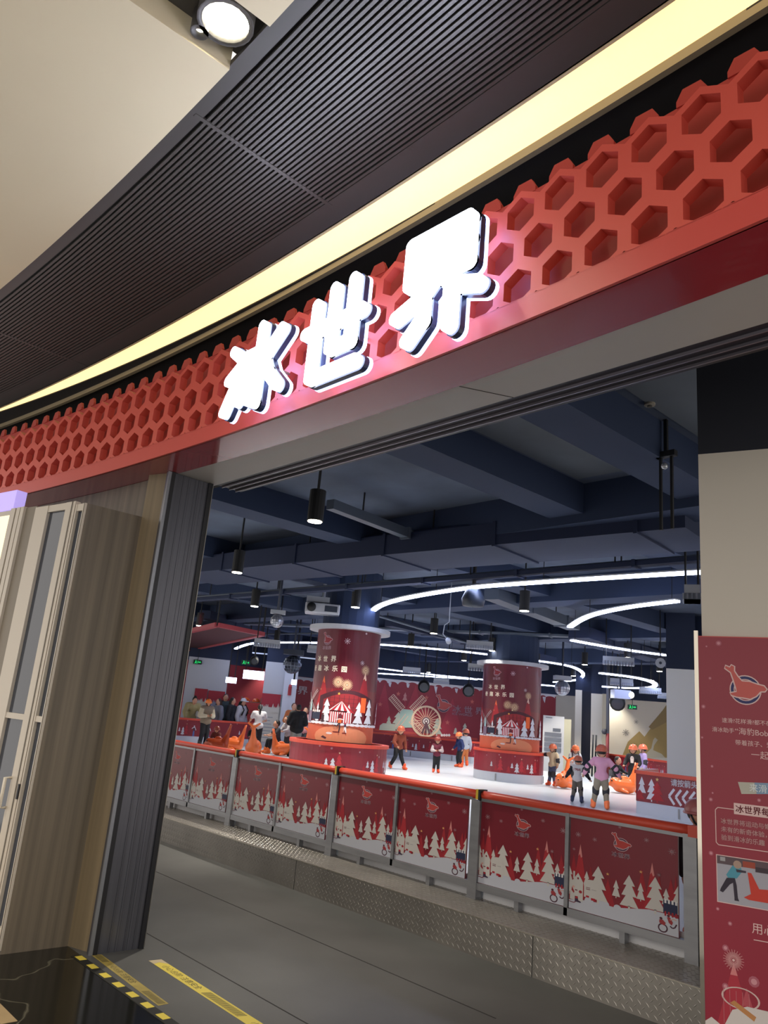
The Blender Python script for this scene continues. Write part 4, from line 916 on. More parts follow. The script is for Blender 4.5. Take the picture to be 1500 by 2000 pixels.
# ================================================================ things hanging under the rink ceiling
ZL = 3.55
def led(name, pts, label, z=ZL, w=.11, hang=True):
    pp = [zp(x, y, z) for x, y in pts]; pa = Path([(p.x, p.y) for p in pp], .2); rows = pa.rows()
    t = empty(name, (pp[0].x, pp[0].y, z), label, 'led light', 'curved ceiling light ribbons')
    mb = MB(); mb.sweep(rows, [(-w/2, z), (-w/2, z+.03), (w/2, z+.03), (w/2, z)], LEDM); mb.build('lit_ribbon', t)
    mb = MB(); mb.sweep(rows, [(-w/2, z+.03), (-w/2, z+.05), (w/2, z+.05), (w/2, z+.03)], P('#c0c4cc')); u = .1
    while u < pa.L: p, n = pa.at(u); mb.bar((p.x, p.y, z+.05), (p.x, p.y, 4.3), .008, .008, BLACK); u += 2.2
    mb.build('channel', t); return pa
led('led_ribbon', [(1390,1119),(1300,1124),(1233,1128),(1150,1133),(1060,1139),(960,1146),(902,1152),(830,1163),(775,1174),(740,1186),(722,1201),(721,1212),(733,1220)], 'largest curved light ribbon, hooking down above the nearer printed pillar')
led('led_ribbon', [(1323,1176),(1233,1187),(1167,1200),(1135,1212),(1113,1226)], 'short curved light ribbon below the largest one, near the white pillar')
led('led_ribbon', [(1117,1252),(1160,1260),(1233,1272),(1300,1281),(1366,1289)], 'straight light ribbon running down towards the right white pillar')
led('led_ribbon', [(460,1268),(475,1262),(500,1257),(560,1256),(640,1257),(740,1260),(830,1267),(915,1275),(1020,1288),(1092,1298),(1126,1307),(1139,1319),(1124,1329),(1082,1333)], 'long light ribbon looping from far left behind the nearer pillar to the farther one')
led('led_ribbon', [(700,1302),(737,1306),(830,1317),(932,1327),(1000,1333)], 'upper of the two faint far light ribbons between the pillars', z=3.3, w=.08)
led('led_ribbon', [(700,1315),(736,1316),(820,1321),(932,1328)], 'lower of the two faint far light ribbons between the pillars', z=3.2, w=.08)
led('led_ribbon', [(1172,1316),(1236,1324),(1270,1332),(1280,1339),(1268,1344),(1230,1345),(1176,1342)], 'small U shaped light ribbon at the far right above the cream wall', z=3.12, w=.13)
led('led_ribbon', [(1040,1337),(1060,1339),(1096,1342)], 'short far light ribbon right of the farther pillar', z=3.15, w=.1)
dimm = mat('dim far ribbon', '#9aa2b8', emit=.6, ecol='#b8c4e0')
pp = [zp(x, y, 3.3) for x, y in ((493,1275),(560,1281),(616,1287))]; mb = MB(); [mb.bar(a_, b_, .07, .04, dimm) for a_, b_ in zip(pp[:-1], pp[1:])]
for p in pp: mb.bar(p, (p.x, p.y, 4.3), .02, .02, BLACK)
o = mb.build('dim_light_rail'); tag(o, 'thin dim light rail at the far left above the white pillar', 'light rail')
# big downlights
DL = [(615,1018),(463,1118),(497,1184),(694,1186),(389,1222),(669,1228),(847,1237),(961,1271),(906,1290),(1024,1193),(1142,1298),(1049,1299),(988,1311),(837,1313),(783,1328),(437,1268),(438,1281),(540,1253),(547,1286),(1226,1284),(1288,1311),(1120,1320),(1175,1336),(1160,1354),(1223,1350),(1262,1362),(1199,1365),(802,1262)]
near = ['beside the roof beam, nearest and largest of all', 'at the far left, second nearest', 'left of the projector', 'right of the projector', 'next to the metal jamb', 'in front of the nearer pillar ring', 'right of the big ribbon bend', 'over the middle of the rink', 'below the one over the rink middle', 'between the big ribbon and its short neighbour', 'at the start of the straight ribbon', 'inside the loop of the long ribbon', 'in front of the farther pillar ring', 'over the windmill mural', 'above the windmill sails', 'above the far left exit sign', 'just under its twin by the far left exit sign', 'beside the white truss at the far left', 'in front of the white square pillar', 'under the straight ribbon', 'beside the round grey disc at right', 'near the far right end of the loop', 'left of the small U ribbon', 'below the small U ribbon on the left', 'beside the hanging grey projector', 'at the lower right before the cream wall', 'low in front of the cream wall', 'behind the nearer pillar top']
can0 = None
for i, (x, y) in enumerate(DL):
    p = zp(x, y, 3.45); r = .085
    if can0 is None:
        can0 = empty('ceiling_downlight', p); mb = MB().cyl((p.x, p.y), r, 3.45, 3.78, BLACK, 16).bar((p.x, p.y, 3.78), (p.x, p.y, 4.3), .02, .02, BLACK); mb.build('can', can0, False)
        MB().cyl((p.x, p.y), r*.86, 3.442, 3.449, LAMP, 16).build('lamp_face', can0); t = can0
    else:
        t = copy_tree(can0); t.location = p
    tag(t, 'black cylindrical ceiling downlight '+near[i], 'downlight', 'downlights over the rink')
# the beams of those lamps (a lamp face alone is too small to throw them)
for i, (x, y) in enumerate(DL):
    p = zp(x, y, 3.42); pw = 330 if i not in (0, 1, 5) else 330
    light('downlight_beam', 'SPOT', p, pw, (1.0, 0.93, 0.80), (p.x, p.y, 0), .07, 1.75, .55)
# hanging fittings
lg = P('#9da2ac', rough=0.5); dg = P('#2c3444', rough=0.5)
t = empty('projector', zp(630, 1190, 3.5), 'white ceiling projector with two lenses left of the big light ribbon', 'projector'); p = zp(630, 1188, 3.48)
d = Vector((-p.y, p.x, 0)).normalized(); d = -d if d.x > 0 else d; d = -d; f_ = Vector((-p.x, -p.y, 0)).normalized()
def obox(mb, c, ax, ay, hx, hy, z0, z1, m):
    vs = [Vector((c.x, c.y, 0))+ax*a*hx+ay*b*hy+Vector((0, 0, z)) for z in (z0, z1) for a, b in ((-1,-1),(1,-1),(1,1),(-1,1))]
    mb.add(vs, [(0,3,2,1),(4,5,6,7),(0,1,5,4),(1,2,6,5),(2,3,7,6),(3,0,4,7)], m); return mb
obox(MB(), p, d, f_, .33, .2, 3.36, 3.55, P('#b9bcc6', rough=0.4)).build('body', t, bevel=.02)
mb = MB(); c = p+f_*.2-d*.21; mb.tube([(c.x, c.y, 3.46), (c.x+f_.x*.06, c.y+f_.y*.06, 3.46)], .085, BLACK, 14); mb.build('lens', t, True)
obox(MB(), p+f_*.2+d*.16, d, f_, .12, .01, 3.40, 3.51, dg).build('vent_grille', t)
mb = MB(); obox(mb, p-d*.1, d, f_, .22, .12, 3.58, 3.68, lg); mb.bar((p.x, p.y, 3.55), (p.x, p.y, 4.3), .05, .05, lg); mb.build('bracket', t)
t = empty('projector', zp(1212, 1357, 3.4), 'small pale projector throwing light before the cream wall', 'projector'); p = zp(1212, 1357, 3.12) if False else dist(1212, 1356, 22.0)
obox(MB(), p, d, f_, .22, .15, p.z-.11, p.z+.11, P('#b4bcd8', rough=0.4)).build('body', t); MB().bar((p.x, p.y, p.z+.11), (p.x, p.y, 4.3), .04, .04, dg).build('pole', t)
c = p+d*.24; MB().ball((c.x+f_.x*.1, c.y+f_.y*.1, p.z-.0), .09, mat('projector beam glass', '#ffffff', emit=5, ecol='#fff6e0')).build('lens', t, True)
def disco(x, y, D, R, lab, dark=False):
    p = dist(x, y, D); t = empty('mirror_ball', p, lab, 'mirror ball', 'mirror balls over the rink'); m1 = P('#b8bcc8' if not dark else '#39404f', rough=0.25, metal=0.6); m2 = P('#5a6172' if not dark else '#8a93a8', rough=0.3, metal=0.5)
    mb = MB(); L_, n = 9, 16
    for i in range(L_):
        for k in range(n):
            a0, a1 = -PI/2+PI*i/L_+.03, -PI/2+PI*(i+1)/L_-.03; b0, b1 = 2*PI*k/n+.04, 2*PI*(k+1)/n-.04
            V = [(p.x+R*1.02*math.cos(a_)*math.cos(b_), p.y+R*1.02*math.cos(a_)*math.sin(b_), p.z+R*1.02*math.sin(a_)) for a_, b_ in ((a0, b0), (a0, b1), (a1, b1), (a1, b0))]
            mb.add(V, [(0, 1, 2, 3)], m1)
    mb.ball(p, R*.99, m2, 16); mb.build('ball', t); mb = MB(); obox(mb, p, d, f_, R*1.1, R*.6, p.z+R*1.05, p.z+R*1.6, lg if not dark else dg); mb.bar((p.x, p.y, p.z+R*1.6), (p.x, p.y, 4.3), .04, .04, dg); mb.build('motor_bracket', t)
disco(541, 1213, 14.5, .125, 'white studded mirror ball left of the projector'); disco(1098, 1344, 21.5, .20, 'pale mirror ball right of the farther printed pillar')
disco(571, 1298, 22.5, .26, 'dark mirror ball before the white square pillar', True)
def truss(x, y, D, wd, lab, h=.09):
    p = dist(x, y, D); a_ = Vector((-p.y, p.x, 0)).normalized(); a_ = -a_ if a_.x < 0 else a_; t = empty('ceiling_diffuser', p, lab, 'ceiling unit', 'pale finned ceiling units'); mb = MB(); f2 = a_.cross(Vector((0, 0, 1)))
    obox(mb, p, a_, f2, wd/2, .16, p.z-h*.2, p.z+h*.9, lg); mb.build('body', t)
    mb = MB(); n = 11
    for i in range(n): c = p+a_*(wd*(i/(n-1)-.5)*.94); obox(mb, c, a_, f2, .025, .17, p.z-h, p.z-h*.22, P('#8b92a2'))
    mb.build('fins', t)
    for s_ in (-.4, .4): c = p+a_*wd*s_; MB().bar((c.x, c.y, p.z+h*.9), (c.x, c.y, 4.3), .02, .02, BLACK).build('hanger', t)
for (x, y, D, wd, lab) in ((522, 1256, 19.0, .62, 'above the far left exit sign'), (620, 1268, 20, .5, 'left of the nearer pillar'), (937, 1260, 18.5, .62, 'over the middle of the rink'), (942, 1304, 21, .75, 'just above the farther pillar ring'), (1208, 1291, 18.5, .68, 'under the straight light ribbon'), (804, 1309, 24.5, .55, 'left of the farther pillar'), (862, 1330, 26, .5, 'above the windmill mural'), (1214, 1332, 22.5, .6, 'inside the small U ribbon'), (1270, 1349, 24, .6, 'right of the small projector'), (1297, 1359, 25.5, .35, 'beside the white pillar on the right'), (1352, 1160, 9.5, .17, 'large one at the right edge of the opening')):
    truss(x, y, D, wd, 'pale finned ceiling unit '+lab)
def spotpair(x, y, D, R, lab):
    p = dist(x, y, D); t = empty('stage_spotlight', p, lab, 'stage light', 'round black stage lights'); b_ = Vector((-p.x*.5, -p.y*.5, -3)).normalized()
    q_ = Vector(p)+b_*R; MB().tube([p-b_*R, q_], R, BLACK, 14).build('housing', t, True); MB().tube([q_, q_+b_*.01], R*.75, P('#2c3340', rough=0.2), 14).build('lens', t); MB().bar(p, (p.x, p.y, 4.3), .03, .03, BLACK).build('bracket', t)
spotpair(828, 1340, 27, .20, 'round black stage light in front of the windmill mural'); spotpair(915, 1348, 27, .20, 'round black stage light left of the farther pillar'); spotpair(1206, 1371, 24, .22, 'round black stage light under the small projector')
spotpair(497, 1290, 23, .12, 'small black stage light by the big glowing panel')
# camera on a bracket
t = empty('security_camera', dist(873, 1248, 13), 'white security camera on a looped bracket right of the ribbon bend', 'camera'); p = dist(875, 1250, 13); q_ = p+Vector((0, 0, .25))
MB().tube([p, p+Vector((.09, -.08, -.04))], .045, P('#c6cad4'), 10).build('body', t, True); MB().tube([p+Vector((-.0, 0, .0)), p+Vector((-.12, 0, .1)), p+Vector((-.1, 0, .25)), p+Vector((0, 0, .3)), (p.x, p.y, 4.3)], .008, lg, 6).build('bracket', t, True)
p = dist(1290, 1295, 17.5); t = empty('round_disc_fitting', p, 'grey slotted round disc beside the white pillar top', 'ceiling fitting'); nrm_ = Vector((-p.x, -p.y, 0)).normalized()
MB().tube([p, p+nrm_*.03], .105, P('#a9adb8'), 12).build('disc', t); MB().tube([p+nrm_*.03, p+nrm_*.04], .03, dg, 8).build('hub', t); MB().bar(p, (p.x, p.y, 4.3), .02, .02, BLACK).build('bracket', t)
# fire sprinkler / small fittings near the opening
for (x, y, lab) in ((1269, 792, 'small round smoke detector on the dark slab near the lintel'),):
    p = zp(x, y, ZC-.03); t = empty('smoke_detector', p, lab, 'smoke detector'); MB().cyl((p.x, p.y), .045, ZC-.03, ZC, P('#b0a898')).build('base', t); MB().cyl((p.x, p.y), .02, ZC-.045, ZC-.03, P('#6d6a66')).build('sensor', t)
p = zp(1301, 893, 3.95); t = empty('twin_hanger', p, 'black twin hanger rods with a bright joint at right', 'hanger')
[MB().bar((p.x+q, p.y, 3.3), (p.x+q, p.y, 3.97), .022, .022, BLACK).build('rod', t) for q in (-.05, .05)]; MB().box(p.x-.09, p.x+.09, p.y-.03, p.y+.03, 3.95, 4.0, BLACK).bar((p.x, p.y, 4.0), (p.x, p.y, 4.3), .03, .03, BLACK).build('crossbar', t); MB().ball((p.x, p.y-.03, 3.86), .03, P('#d0d4dc', metal=.6, rough=.2)).build('joint', t, True)
p = zp(925, 1158, 3.5); t = empty('ceiling_loudspeaker', p, 'dark round loudspeaker hanging against the big light ribbon', 'loudspeaker'); MB().lathe((p.x, p.y, 3.28), [(.01, 0), (.16, .02), (.18, .12), (.12, .26), (.01, .3)], dg, 16).build('body', t, True); MB().bar((p.x, p.y, 3.5), (p.x, p.y, 4.3), .04, .04, BLACK).build('pole', t)
# red mesh canopy at far left
A_ = [zp(x, y, 3.3) for x, y in ((350, 1233), (424, 1222), (513, 1240), (372, 1270), (330, 1268))]
t = empty('red_canopy', A_[1], 'hanging dark red mesh canopy beside the metal jamb', 'canopy'); mb = MB(); n = 4
q4 = [A_[1], A_[2], A_[3], zp(300, 1250, 3.3)]
mb.add([Vector(p) for p in q4]+[Vector(p)+Vector((0, 0, .03)) for p in q4], [(0,1,2,3),(7,6,5,4),(0,4,5,1),(1,5,6,2),(2,6,7,3),(3,7,4,0)], mat('dark red mesh', '#4a1c26', rough=0.8)); mb.build('mesh_panel', t)
mb = MB(); [mb.bar(Vector(q4[i])+Vector((0, 0, .02)), Vector(q4[(i+1) % 4])+Vector((0, 0, .02)), .12, .1, P('#a8404a')) for i in range(4)]; mb.build('red_frame', t); [MB().bar(p, (p[0], p[1], 4.3), .03, .03, BLACK).build('hanger', t) for p in q4]

# service ducts, trays and pipes
def run(name, a_, b_, za, w_, h_, m, label, cat, hang=True, kindpipe=False):
    A = zp(*a_, za); B = zp(*b_, za); L_ = (B-A).length; d2 = (B-A).normalized(); mb = MB()
    t = empty(name, A, label, cat)
    if kindpipe: mb.tube([A, B], w_/2, m, 10); mb.build('pipe', t, True)
    else:
        mb.bar(A, B, w_, h_, m); k = 1.5
        while k < L_: c = A+d2*k; mb.bar(c-d2*.02, c+d2*.02, w_+.04, h_+.04, m); k += 1.8
        mb.build('casing', t)
    k = .6
    while k < L_: c = A+d2*k; MB().bar((c.x, c.y, za+h_/2-.01), (c.x, c.y, 4.3), .015, .015, BLACK).build('hanger_rod', t); k += 2.4
pale = mat('galvanised duct', '#5a6474', rough=0.5, metal=0.3, noise=0.1, nscale=(1, 1, 1)); dk = mat('blue hazed duct paint', '#1c2846', rough=0.8)  # dark duct colour has the blue haze painted in
run('air_duct', (380, 1118), (1372, 1028), 3.86, 1.05, .28, dk, 'broad dark air duct spanning the whole opening under the slab', 'duct')
run('cable_tray', (380, 1172), (1372, 1092), 3.72, .16, .06, dk, 'dark cable tray just above the largest light ribbon', 'cable tray')
run('pipe_run', (380, 1166), (1372, 1086), 3.78, .05, .05, pale, 'thin pale pipe running along the dark cable tray', 'pipe', True, True)
run('air_duct', (645, 985), (905, 1085), 3.98, .12, .12, pale, 'slim pale duct slanting away behind the nearest downlight', 'duct')
run('pipe_run', (380, 1090), (1360, 975), 4.02, .06, .05, dk, 'dark pipe above the broad duct', 'pipe', True, True)
run('air_duct', (960, 1160), (1120, 1222), 3.9, .3, .2, pale, 'pale duct slanting down behind the middle downlight', 'duct')
run('air_duct', (400, 1200), (700, 1290), 3.85, .35, .22, dk, 'dark duct slanting over the far left of the rink', 'duct')
run('air_duct', (760, 1215), (1080, 1290), 3.8, .25, .2, dk, 'dark duct slanting over the middle of the rink', 'duct')
run('pipe_run', (730, 1200), (1010, 1285), 3.72, .06, .05, pale, 'thin pale pipe slanting over the middle of the rink', 'pipe', True, True)
run('air_duct', (1130, 1235), (1330, 1300), 3.85, .5, .25, dk, 'dark duct at the right behind the straight ribbon', 'duct')
run('pipe_run', (400, 1240), (760, 1235), 3.7, .05, .05, pale, 'thin pale pipe above the long light ribbon', 'pipe', True, True)
run('cable_tray', (400, 1215), (1300, 1250), 3.9, .3, .05, pale, 'pale cable tray crossing over the rink', 'cable tray')
# lighter slab panels between the beams
panp = mat('pale slab patch', '#666c74', rough=0.8, noise=0.2, nscale=(.9, .9, .9)); mb = MB()
for (x0, x1, y0, y1) in ((-4.6, -3.6, 3.1, 7.0), (-3.0, -1.5, 3.1, 7.0), (-6.4, -5.2, 7.9, 8.9), (-8.0, -6.7, 7.9, 9.0), (-11.4, -9.6, 8.0, 9.6), (-8.4, -6.0, 12.4, 13.4), (-11.2, -9.4, 12.4, 14.0), (-14, -12.6, 12.4, 13.6), (-10.8, -8, 17.3, 18.4), (-15, -13, 17.3, 19), (-19, -16.8, 12.4, 14)):
    mb.box(x0, x1, y0, y1, ZC-.012, ZC+.001, panp)
struct(mb.build('trim_7'), 'paler patches of the rink slab between beams')
# ================================================================ skaters, staff and ride-on seals
def remeshed(name, caps, vox, m, parent, smooth=2, cutz=None, extra=None):
    """one continuous surface grown over tapered limbs"""
    mb = MB()
    for c in caps:
        if len(c) == 2: mb.ball(c[0], c[1], m, 14); continue
        p, q, r0, r1 = Vector(c[0]), Vector(c[1]), c[2], c[3]; n = 12; ax = q-p
        if ax.length < 1e-5: mb.ball(p, r0, m, n); continue
        ax.normalize(); a = ax.cross(Vector((0, 0, 1)) if abs(ax.z) < .9 else Vector((1, 0, 0))).normalized(); b = ax.cross(a); vs = []; prof = []
        for k in range(1, 4): t = PI/2*(1-k/4); prof.append((p-ax*r0*math.sin(t), r0*math.cos(t)))
        prof += [(p, r0), (q, r1)]
        for k in range(1, 4): t = PI/2*k/4; prof.append((q+ax*r1*math.sin(t), r1*math.cos(t)))
        for (cc, rr) in prof:
            for k in range(n): t = 2*PI*k/n; vs.append(cc+a*rr*math.cos(t)+b*rr*math.sin(t))
        L_ = len(prof); fs = [(i*n+k, i*n+(k+1) % n, (i+1)*n+(k+1) % n, (i+1)*n+k) for i in range(L_-1) for k in range(n)]+[tuple(range(n))[::-1], tuple((L_-1)*n+k for k in range(n))]
        mb.add(vs, fs, m)
    o = mb.build(name); md = o.modifiers.new('r', 'REMESH'); md.mode = 'VOXEL'; md.voxel_size = vox; md.use_smooth_shade = True
    s = o.modifiers.new('s', 'SMOOTH'); s.iterations = smooth; s.factor = .5
    bpy.context.view_layer.update(); dg_ = bpy.context.evaluated_depsgraph_get(); me = bpy.data.meshes.new_from_object(o.evaluated_get(dg_)); old = o.data; bpy.data.objects.remove(o); bpy.data.meshes.remove(old)
    me.name = name
    if not me.materials: me.materials.append(m)
    if cutz is not None or extra is not None:
        bm = bmesh.new(); bm.from_mesh(me)
        if cutz is not None:
            for v in bm.verts:
                if v.co.z < cutz: v.co.z = cutz
        bm.to_mesh(me); bm.free()
    o = link_mesh(name, me, parent, True)
    if extra is not None: e = extra.build('x', None, True); join_into(o, e)
    return o
SK = P('#cf9c82', rough=0.6); HAIR = P('#17120f', rough=0.6); BRH = P('#4a2f22', rough=0.6)
def person(label, px, D, ytop, yaw, top, pants, shoe='#f0602c', helmet=None, hair='#17120f', pose=None, base=ICEZ, long_hair=None, pads=False, sleeve=None, h=None, headyaw=0, extras=None, cap=None, puffy=0.0, skirt=False, skates=True, group=None):
    p0 = dist(px, 1400, D); pose = pose or {}
    hh = pose.get('hz', 1.0)                                # pose height / standing height
    if h is None: h = (dist(px, ytop, D).z-base-(.03 if helmet else .0))/hh
    kid = h < 1.32; t = empty('person', (0, 0, 0), label, 'person', group)
    G = lambda v: Vector(v)*h
    pel = G(pose.get('pel', (0, 0, .50 if kid else .52))); lean = math.radians(pose.get('lean', 0)); R = Matrix.Rotation(-lean, 3, 'X')
    up = lambda v: pel+R @ G(v)
    w = pose.get('w', 1.0); sh = .105; hr = (.072, .082, .092) if kid else (.047, .056, .068)
    waist, chest, neck = up((0, 0, .09)), up((0, 0, .20)), up((0, .0, .275))
    hn = pose.get('nod', 0); head = neck+R @ G((0, .012+hn*.05, hr[2]+.03-abs(hn)*.02)); S = {1: up((sh, 0, .255)), -1: up((-sh, 0, .255))}
    A = pose.get('arms', {}); E = {}; Wr = {}
    for s in (1, -1):
        e, wv = A.get(s, ((.05*s, -.01, -.165), (.015*s, .05, -.14))); E[s] = S[s]+G(e); Wr[s] = E[s]+G(wv)
    Lg = pose.get('legs', {}); H = {}; K = {}; N = {}
    for s in (1, -1):
        k, a = Lg.get(s, ((.055*s, .02, .27), (.065*s, -.01, .06))); H[s] = pel+G((.05*s, 0, -.02)); K[s] = G(k); N[s] = G(a)
    vox = .015 if D > 12 else .008
    caps = [(pel+G((-.03, 0, 0)), pel+G((.03, 0, 0)), .07*h, .07*h), (pel, waist, .072*h, .062*h), (waist, chest, .062*h, .07*h), (chest+G((-.04, 0, .01)), chest+G((.04, 0, .01)), .06*h, .06*h), (S[-1], S[1], .036*h, .036*h), (neck-G((0, 0, .03)), head, .032*h, .034*h), (head, (hr[0]*h, hr[1]*h, hr[2]*h))]
    for s in (1, -1):
        caps += [(S[s], E[s], .034*h, .025*h), (E[s], Wr[s], .025*h, .016*h), (H[s], K[s], .05*h, .035*h), (K[s], N[s], .034*h, .02*h)]
    HR = Matrix.Rotation(math.radians(headyaw), 3, 'Z'); ex = MB()
    def hp(x, y, z): return head+HR @ (R @ Vector((x*hr[0]*h, y*hr[1]*h, z*hr[2]*h)))
    for s in (1, -1):
        ex.ball(hp(.36*s, .90, .05), (.10*hr[0]*h, .06*hr[0]*h, .07*hr[0]*h), HAIR, 8); ex.ball(hp(1.0*s, 0, -.02), (.10*hr[0]*h, .2*hr[0]*h, .24*hr[0]*h), SK, 8)
    ex.tube([hp(0, .93, .02), hp(0, 1.13, -.22), hp(0, .98, -.26)], [.06*hr[0]*h, .14*hr[0]*h, .05*hr[0]*h], SK, 6); ex.ball(hp(0, .92, -.48), (.26*hr[0]*h, .06*hr[0]*h, .06*hr[0]*h), P('#8e4a42'), 8)
    for s in (1, -1):                                         # palm, four fingers and a thumb, slightly curled
        d = (Wr[s]-E[s]).normalized(); side = d.cross(Vector((0, 1, 0)));
        side = side.normalized() if side.length > .2 else Vector((1, 0, 0)); fw = side.cross(d).normalized(); hw = Wr[s]; fs = h*.9
        ex.tube([hw, hw+d*.03*fs, hw+d*.055*fs], [.014*fs, .021*fs, .017*fs], SK, 8)
        for i, ln in enumerate((.034, .040, .037, .028)):
            o_ = side*(i-1.5)*.0115*fs; a_ = hw+d*.052*fs+o_; b2 = a_+d*ln*.55*fs+fw*.004*fs; c2 = b2+(d*.6+fw*.8).normalized()*ln*.5*fs
            ex.tube([a_, b2, c2], [.0062*fs, .0056*fs, .0042*fs], SK, 6)
        a_ = hw+d*.018*fs-side*.018*fs; b2 = a_+(d*.6-side*.8).normalized()*.026*fs; ex.tube([a_, b2, b2+(d+fw*.5).normalized()*.02*fs], [.0075*fs, .0066*fs, .005*fs], SK, 6)
    remeshed('body', caps, vox, SK, t, 2, None, ex)
    TM = P(top, rough=.8); PMt = P(pants, rough=.8); g = .018*h+puffy*h
    tc_ = [(pel+R @ G((-.03, 0, .0)), pel+R @ G((.03, 0, .0)), .07*h+g, .07*h+g), (pel, waist, .07*h+g, .064*h+g), (waist, chest, .064*h+g, .07*h+g), (chest+G((-.045, 0, .01)), chest+G((.045, 0, .01)), .06*h+g, .06*h+g), (S[-1], S[1], .038*h+g, .038*h+g)]
    sl = pose.get('short', False)
    ar = []
    for s in (1, -1):
        ar += [(S[s], S[s].lerp(E[s], .55 if sl else 1), .036*h+g, .03*h+g)]
        if not sl: ar += [(E[s], E[s].lerp(Wr[s], .92), .03*h+g, .022*h+g*.7)]
    if sleeve: remeshed('top', tc_, vox, TM, t); remeshed('sleeves', ar, vox, P(sleeve, rough=.8), t)
    else: remeshed('top', tc_+ar, vox, TM, t)
    g2 = .012*h; pc = [(pel+G((-.035, 0, -.01)), pel+G((.035, 0, -.01)), .068*h+g2, .068*h+g2)]
    for s in (1, -1): pc += [(H[s], K[s], .054*h+g2, .04*h+g2), (K[s], K[s].lerp(N[s], .85), .04*h+g2, .03*h+g2)]
    remeshed('trousers', pc, vox, PMt, t)
    if pads:
        for s in (1, -1):
            remeshed('knee_pad', [(K[s]+G((0, .005, .035)), K[s]+G((0, .005, -.035)), .05*h+g2, .046*h+g2)], vox, P(pads), t); remeshed('elbow_pad', [(E[s].lerp(S[s], .25), E[s].lerp(Wr[s], .25), .036*h+g, .034*h+g)], vox, P(pads), t)
    for s in (1, -1):                                         # boots
        f = G((.02*s, .075, -.035)); a_ = N[s]; toe = a_+f; sm = P(shoe, rough=.4)
        ff = a_+G((0, 0, .045)) if skates else a_+G((0, 0, .0))
        b_ = remeshed('skate' if skates else 'shoe', [(ff, a_+G((0, 0, -.01)), .048*h, .044*h), (a_+G((0, -.03, -.022)), toe+G((0, .01, 0)), .042*h, .034*h)], vox, sm, t)
        if skates:
            zb = min(a_.z, toe.z)-.03*h; dd = Vector((f.x, f.y, 0)).normalized(); mb = MB(); mb.bar(a_-dd*.04*h+Vector((0, 0, zb-a_.z-.012*h)), toe+dd*.03*h+Vector((0, 0, zb-toe.z-.012*h)), .008, .035*h, P('#aab0ba', metal=.7, rough=.3)); bl = mb.build('blade', None, True); bl.parent = b_
    if helmet:
        mb = MB(); hm = P(helmet, rough=.3); mb.ball(hp(0, -.08, .22), (hr[0]*h*1.32, hr[1]*h*1.30, hr[2]*h*1.10), hm, 20, -.18, 1.0, HR); mb.tube([hp(1.30*math.cos(a_), -.08+1.30*math.sin(a_), .05) for a_ in [2*PI*i/18 for i in range(18)]], .012*h, hm, 6, True)
        q = mb.build('helmet', t, True, True); mb = MB()
        for (x, y, z) in ((0, 1.0, .72), (.55, .7, .85), (-.55, .7, .85), (.7, -.7, .75), (-.7, -.7, .75), (0, -1.2, .6), (.35, .3, 1.28), (-.35, .3, 1.28)): mb.ball(hp(x, y, z), (.13*hr[0]*h, .13*hr[0]*h, .10*hr[0]*h), BLACK, 8)
        v_ = mb.build('vent_hole', None, True); v_.parent = q; v_['kind'] = 'stuff'
        mb = MB().tube([hp(1.12, 0, .1), hp(.8, .35, -.7), hp(0, .35, -1.05), hp(-.8, .35, -.7), hp(-1.12, 0, .1)], .008*h, BLACK, 5); st = mb.build('chin_strap', None, True); st.parent = q
    HM = P(hair, rough=.6)
    hc = [(hp(0, -.25, .2), (hr[0]*h*1.1, hr[1]*h*.95, hr[2]*h*.95))]
    if long_hair == 'long': hc += [(hp(.35, -.75, 0), hp(.35, -.9, -2.2), .035*h, .028*h), (hp(-.35, -.75, 0), hp(-.35, -.9, -2.2), .035*h, .028*h), (hp(0, -.8, 0), hp(0, -1.0, -2.4), .035*h, .03*h)]
    if long_hair == 'tail': hc += [(hp(0, -1.0, .3), hp(0, -1.5, -.4), .02*h, .024*h), (hp(0, -1.5, -.4), hp(.1, -1.5, -2.2), .024*h, .010*h)]
    if long_hair == 'bun': hc += [(hp(0, -.5, 1.0), (.028*h, .028*h, .028*h))]
    remeshed('hair', hc, vox*.8, HM, t, 1)
    if cap:
        mb = MB(); mb.ball(hp(0, -.05, .25), (hr[0]*h*1.18, hr[1]*h*1.15, hr[2]*h*1.0), P(cap), 18, 0.0, 1.0, HR); q = hp(0, 1.35, .28); mb.ball(q, (hr[0]*h*.8, hr[1]*h*.75, .012*h), P(cap), 12, rot=HR); mb.build('cap', t, True, True)
    if extras: extras(t, h, dict(chest=chest, pel=pel, S=S, E=E, W=Wr, head=head, neck=neck, g=g, K=K, N=N))
    ang = math.atan2(-p0.y, -p0.x)+math.radians(yaw)-PI/2
    t.rotation_euler = (0, 0, ang); t.location = (p0.x, p0.y, base+.01)
    return t
def txt_front(s, col, size, back=False, zo=0.0):
    def f(t, h, J):
        a = Art(); a.text(s, 0, 0, size*h, P(col), .02, 1.1, True); c = J['chest']; r = .066*h+J['g']+.012; sg = -1 if back else 1
        a.build('shirt_print', None, lambda u, v, o: Vector((c.x+(-u if not back else u), c.y+sg*(r+o), c.z+zo*h+v)), .002, t, local=True)
    return f
def ghost_print(t, h, J):
    a = Art(); w = P('#d9d6d2'); a.poly([(-.035, -.09), (.035, -.09), (.045, .02), (.03, .06), (0, .075), (-.03, .06), (-.045, .02)], w); a.disc(-.016, .03, .009, BLACK); a.disc(.016, .03, .009, BLACK)
    c = J['chest']; r = .066*h+J['g']+.012; a.build('shirt_print', None, lambda u, v, o: Vector((c.x-u, c.y+r+o, c.z-.01+v)), .002, t, local=True)
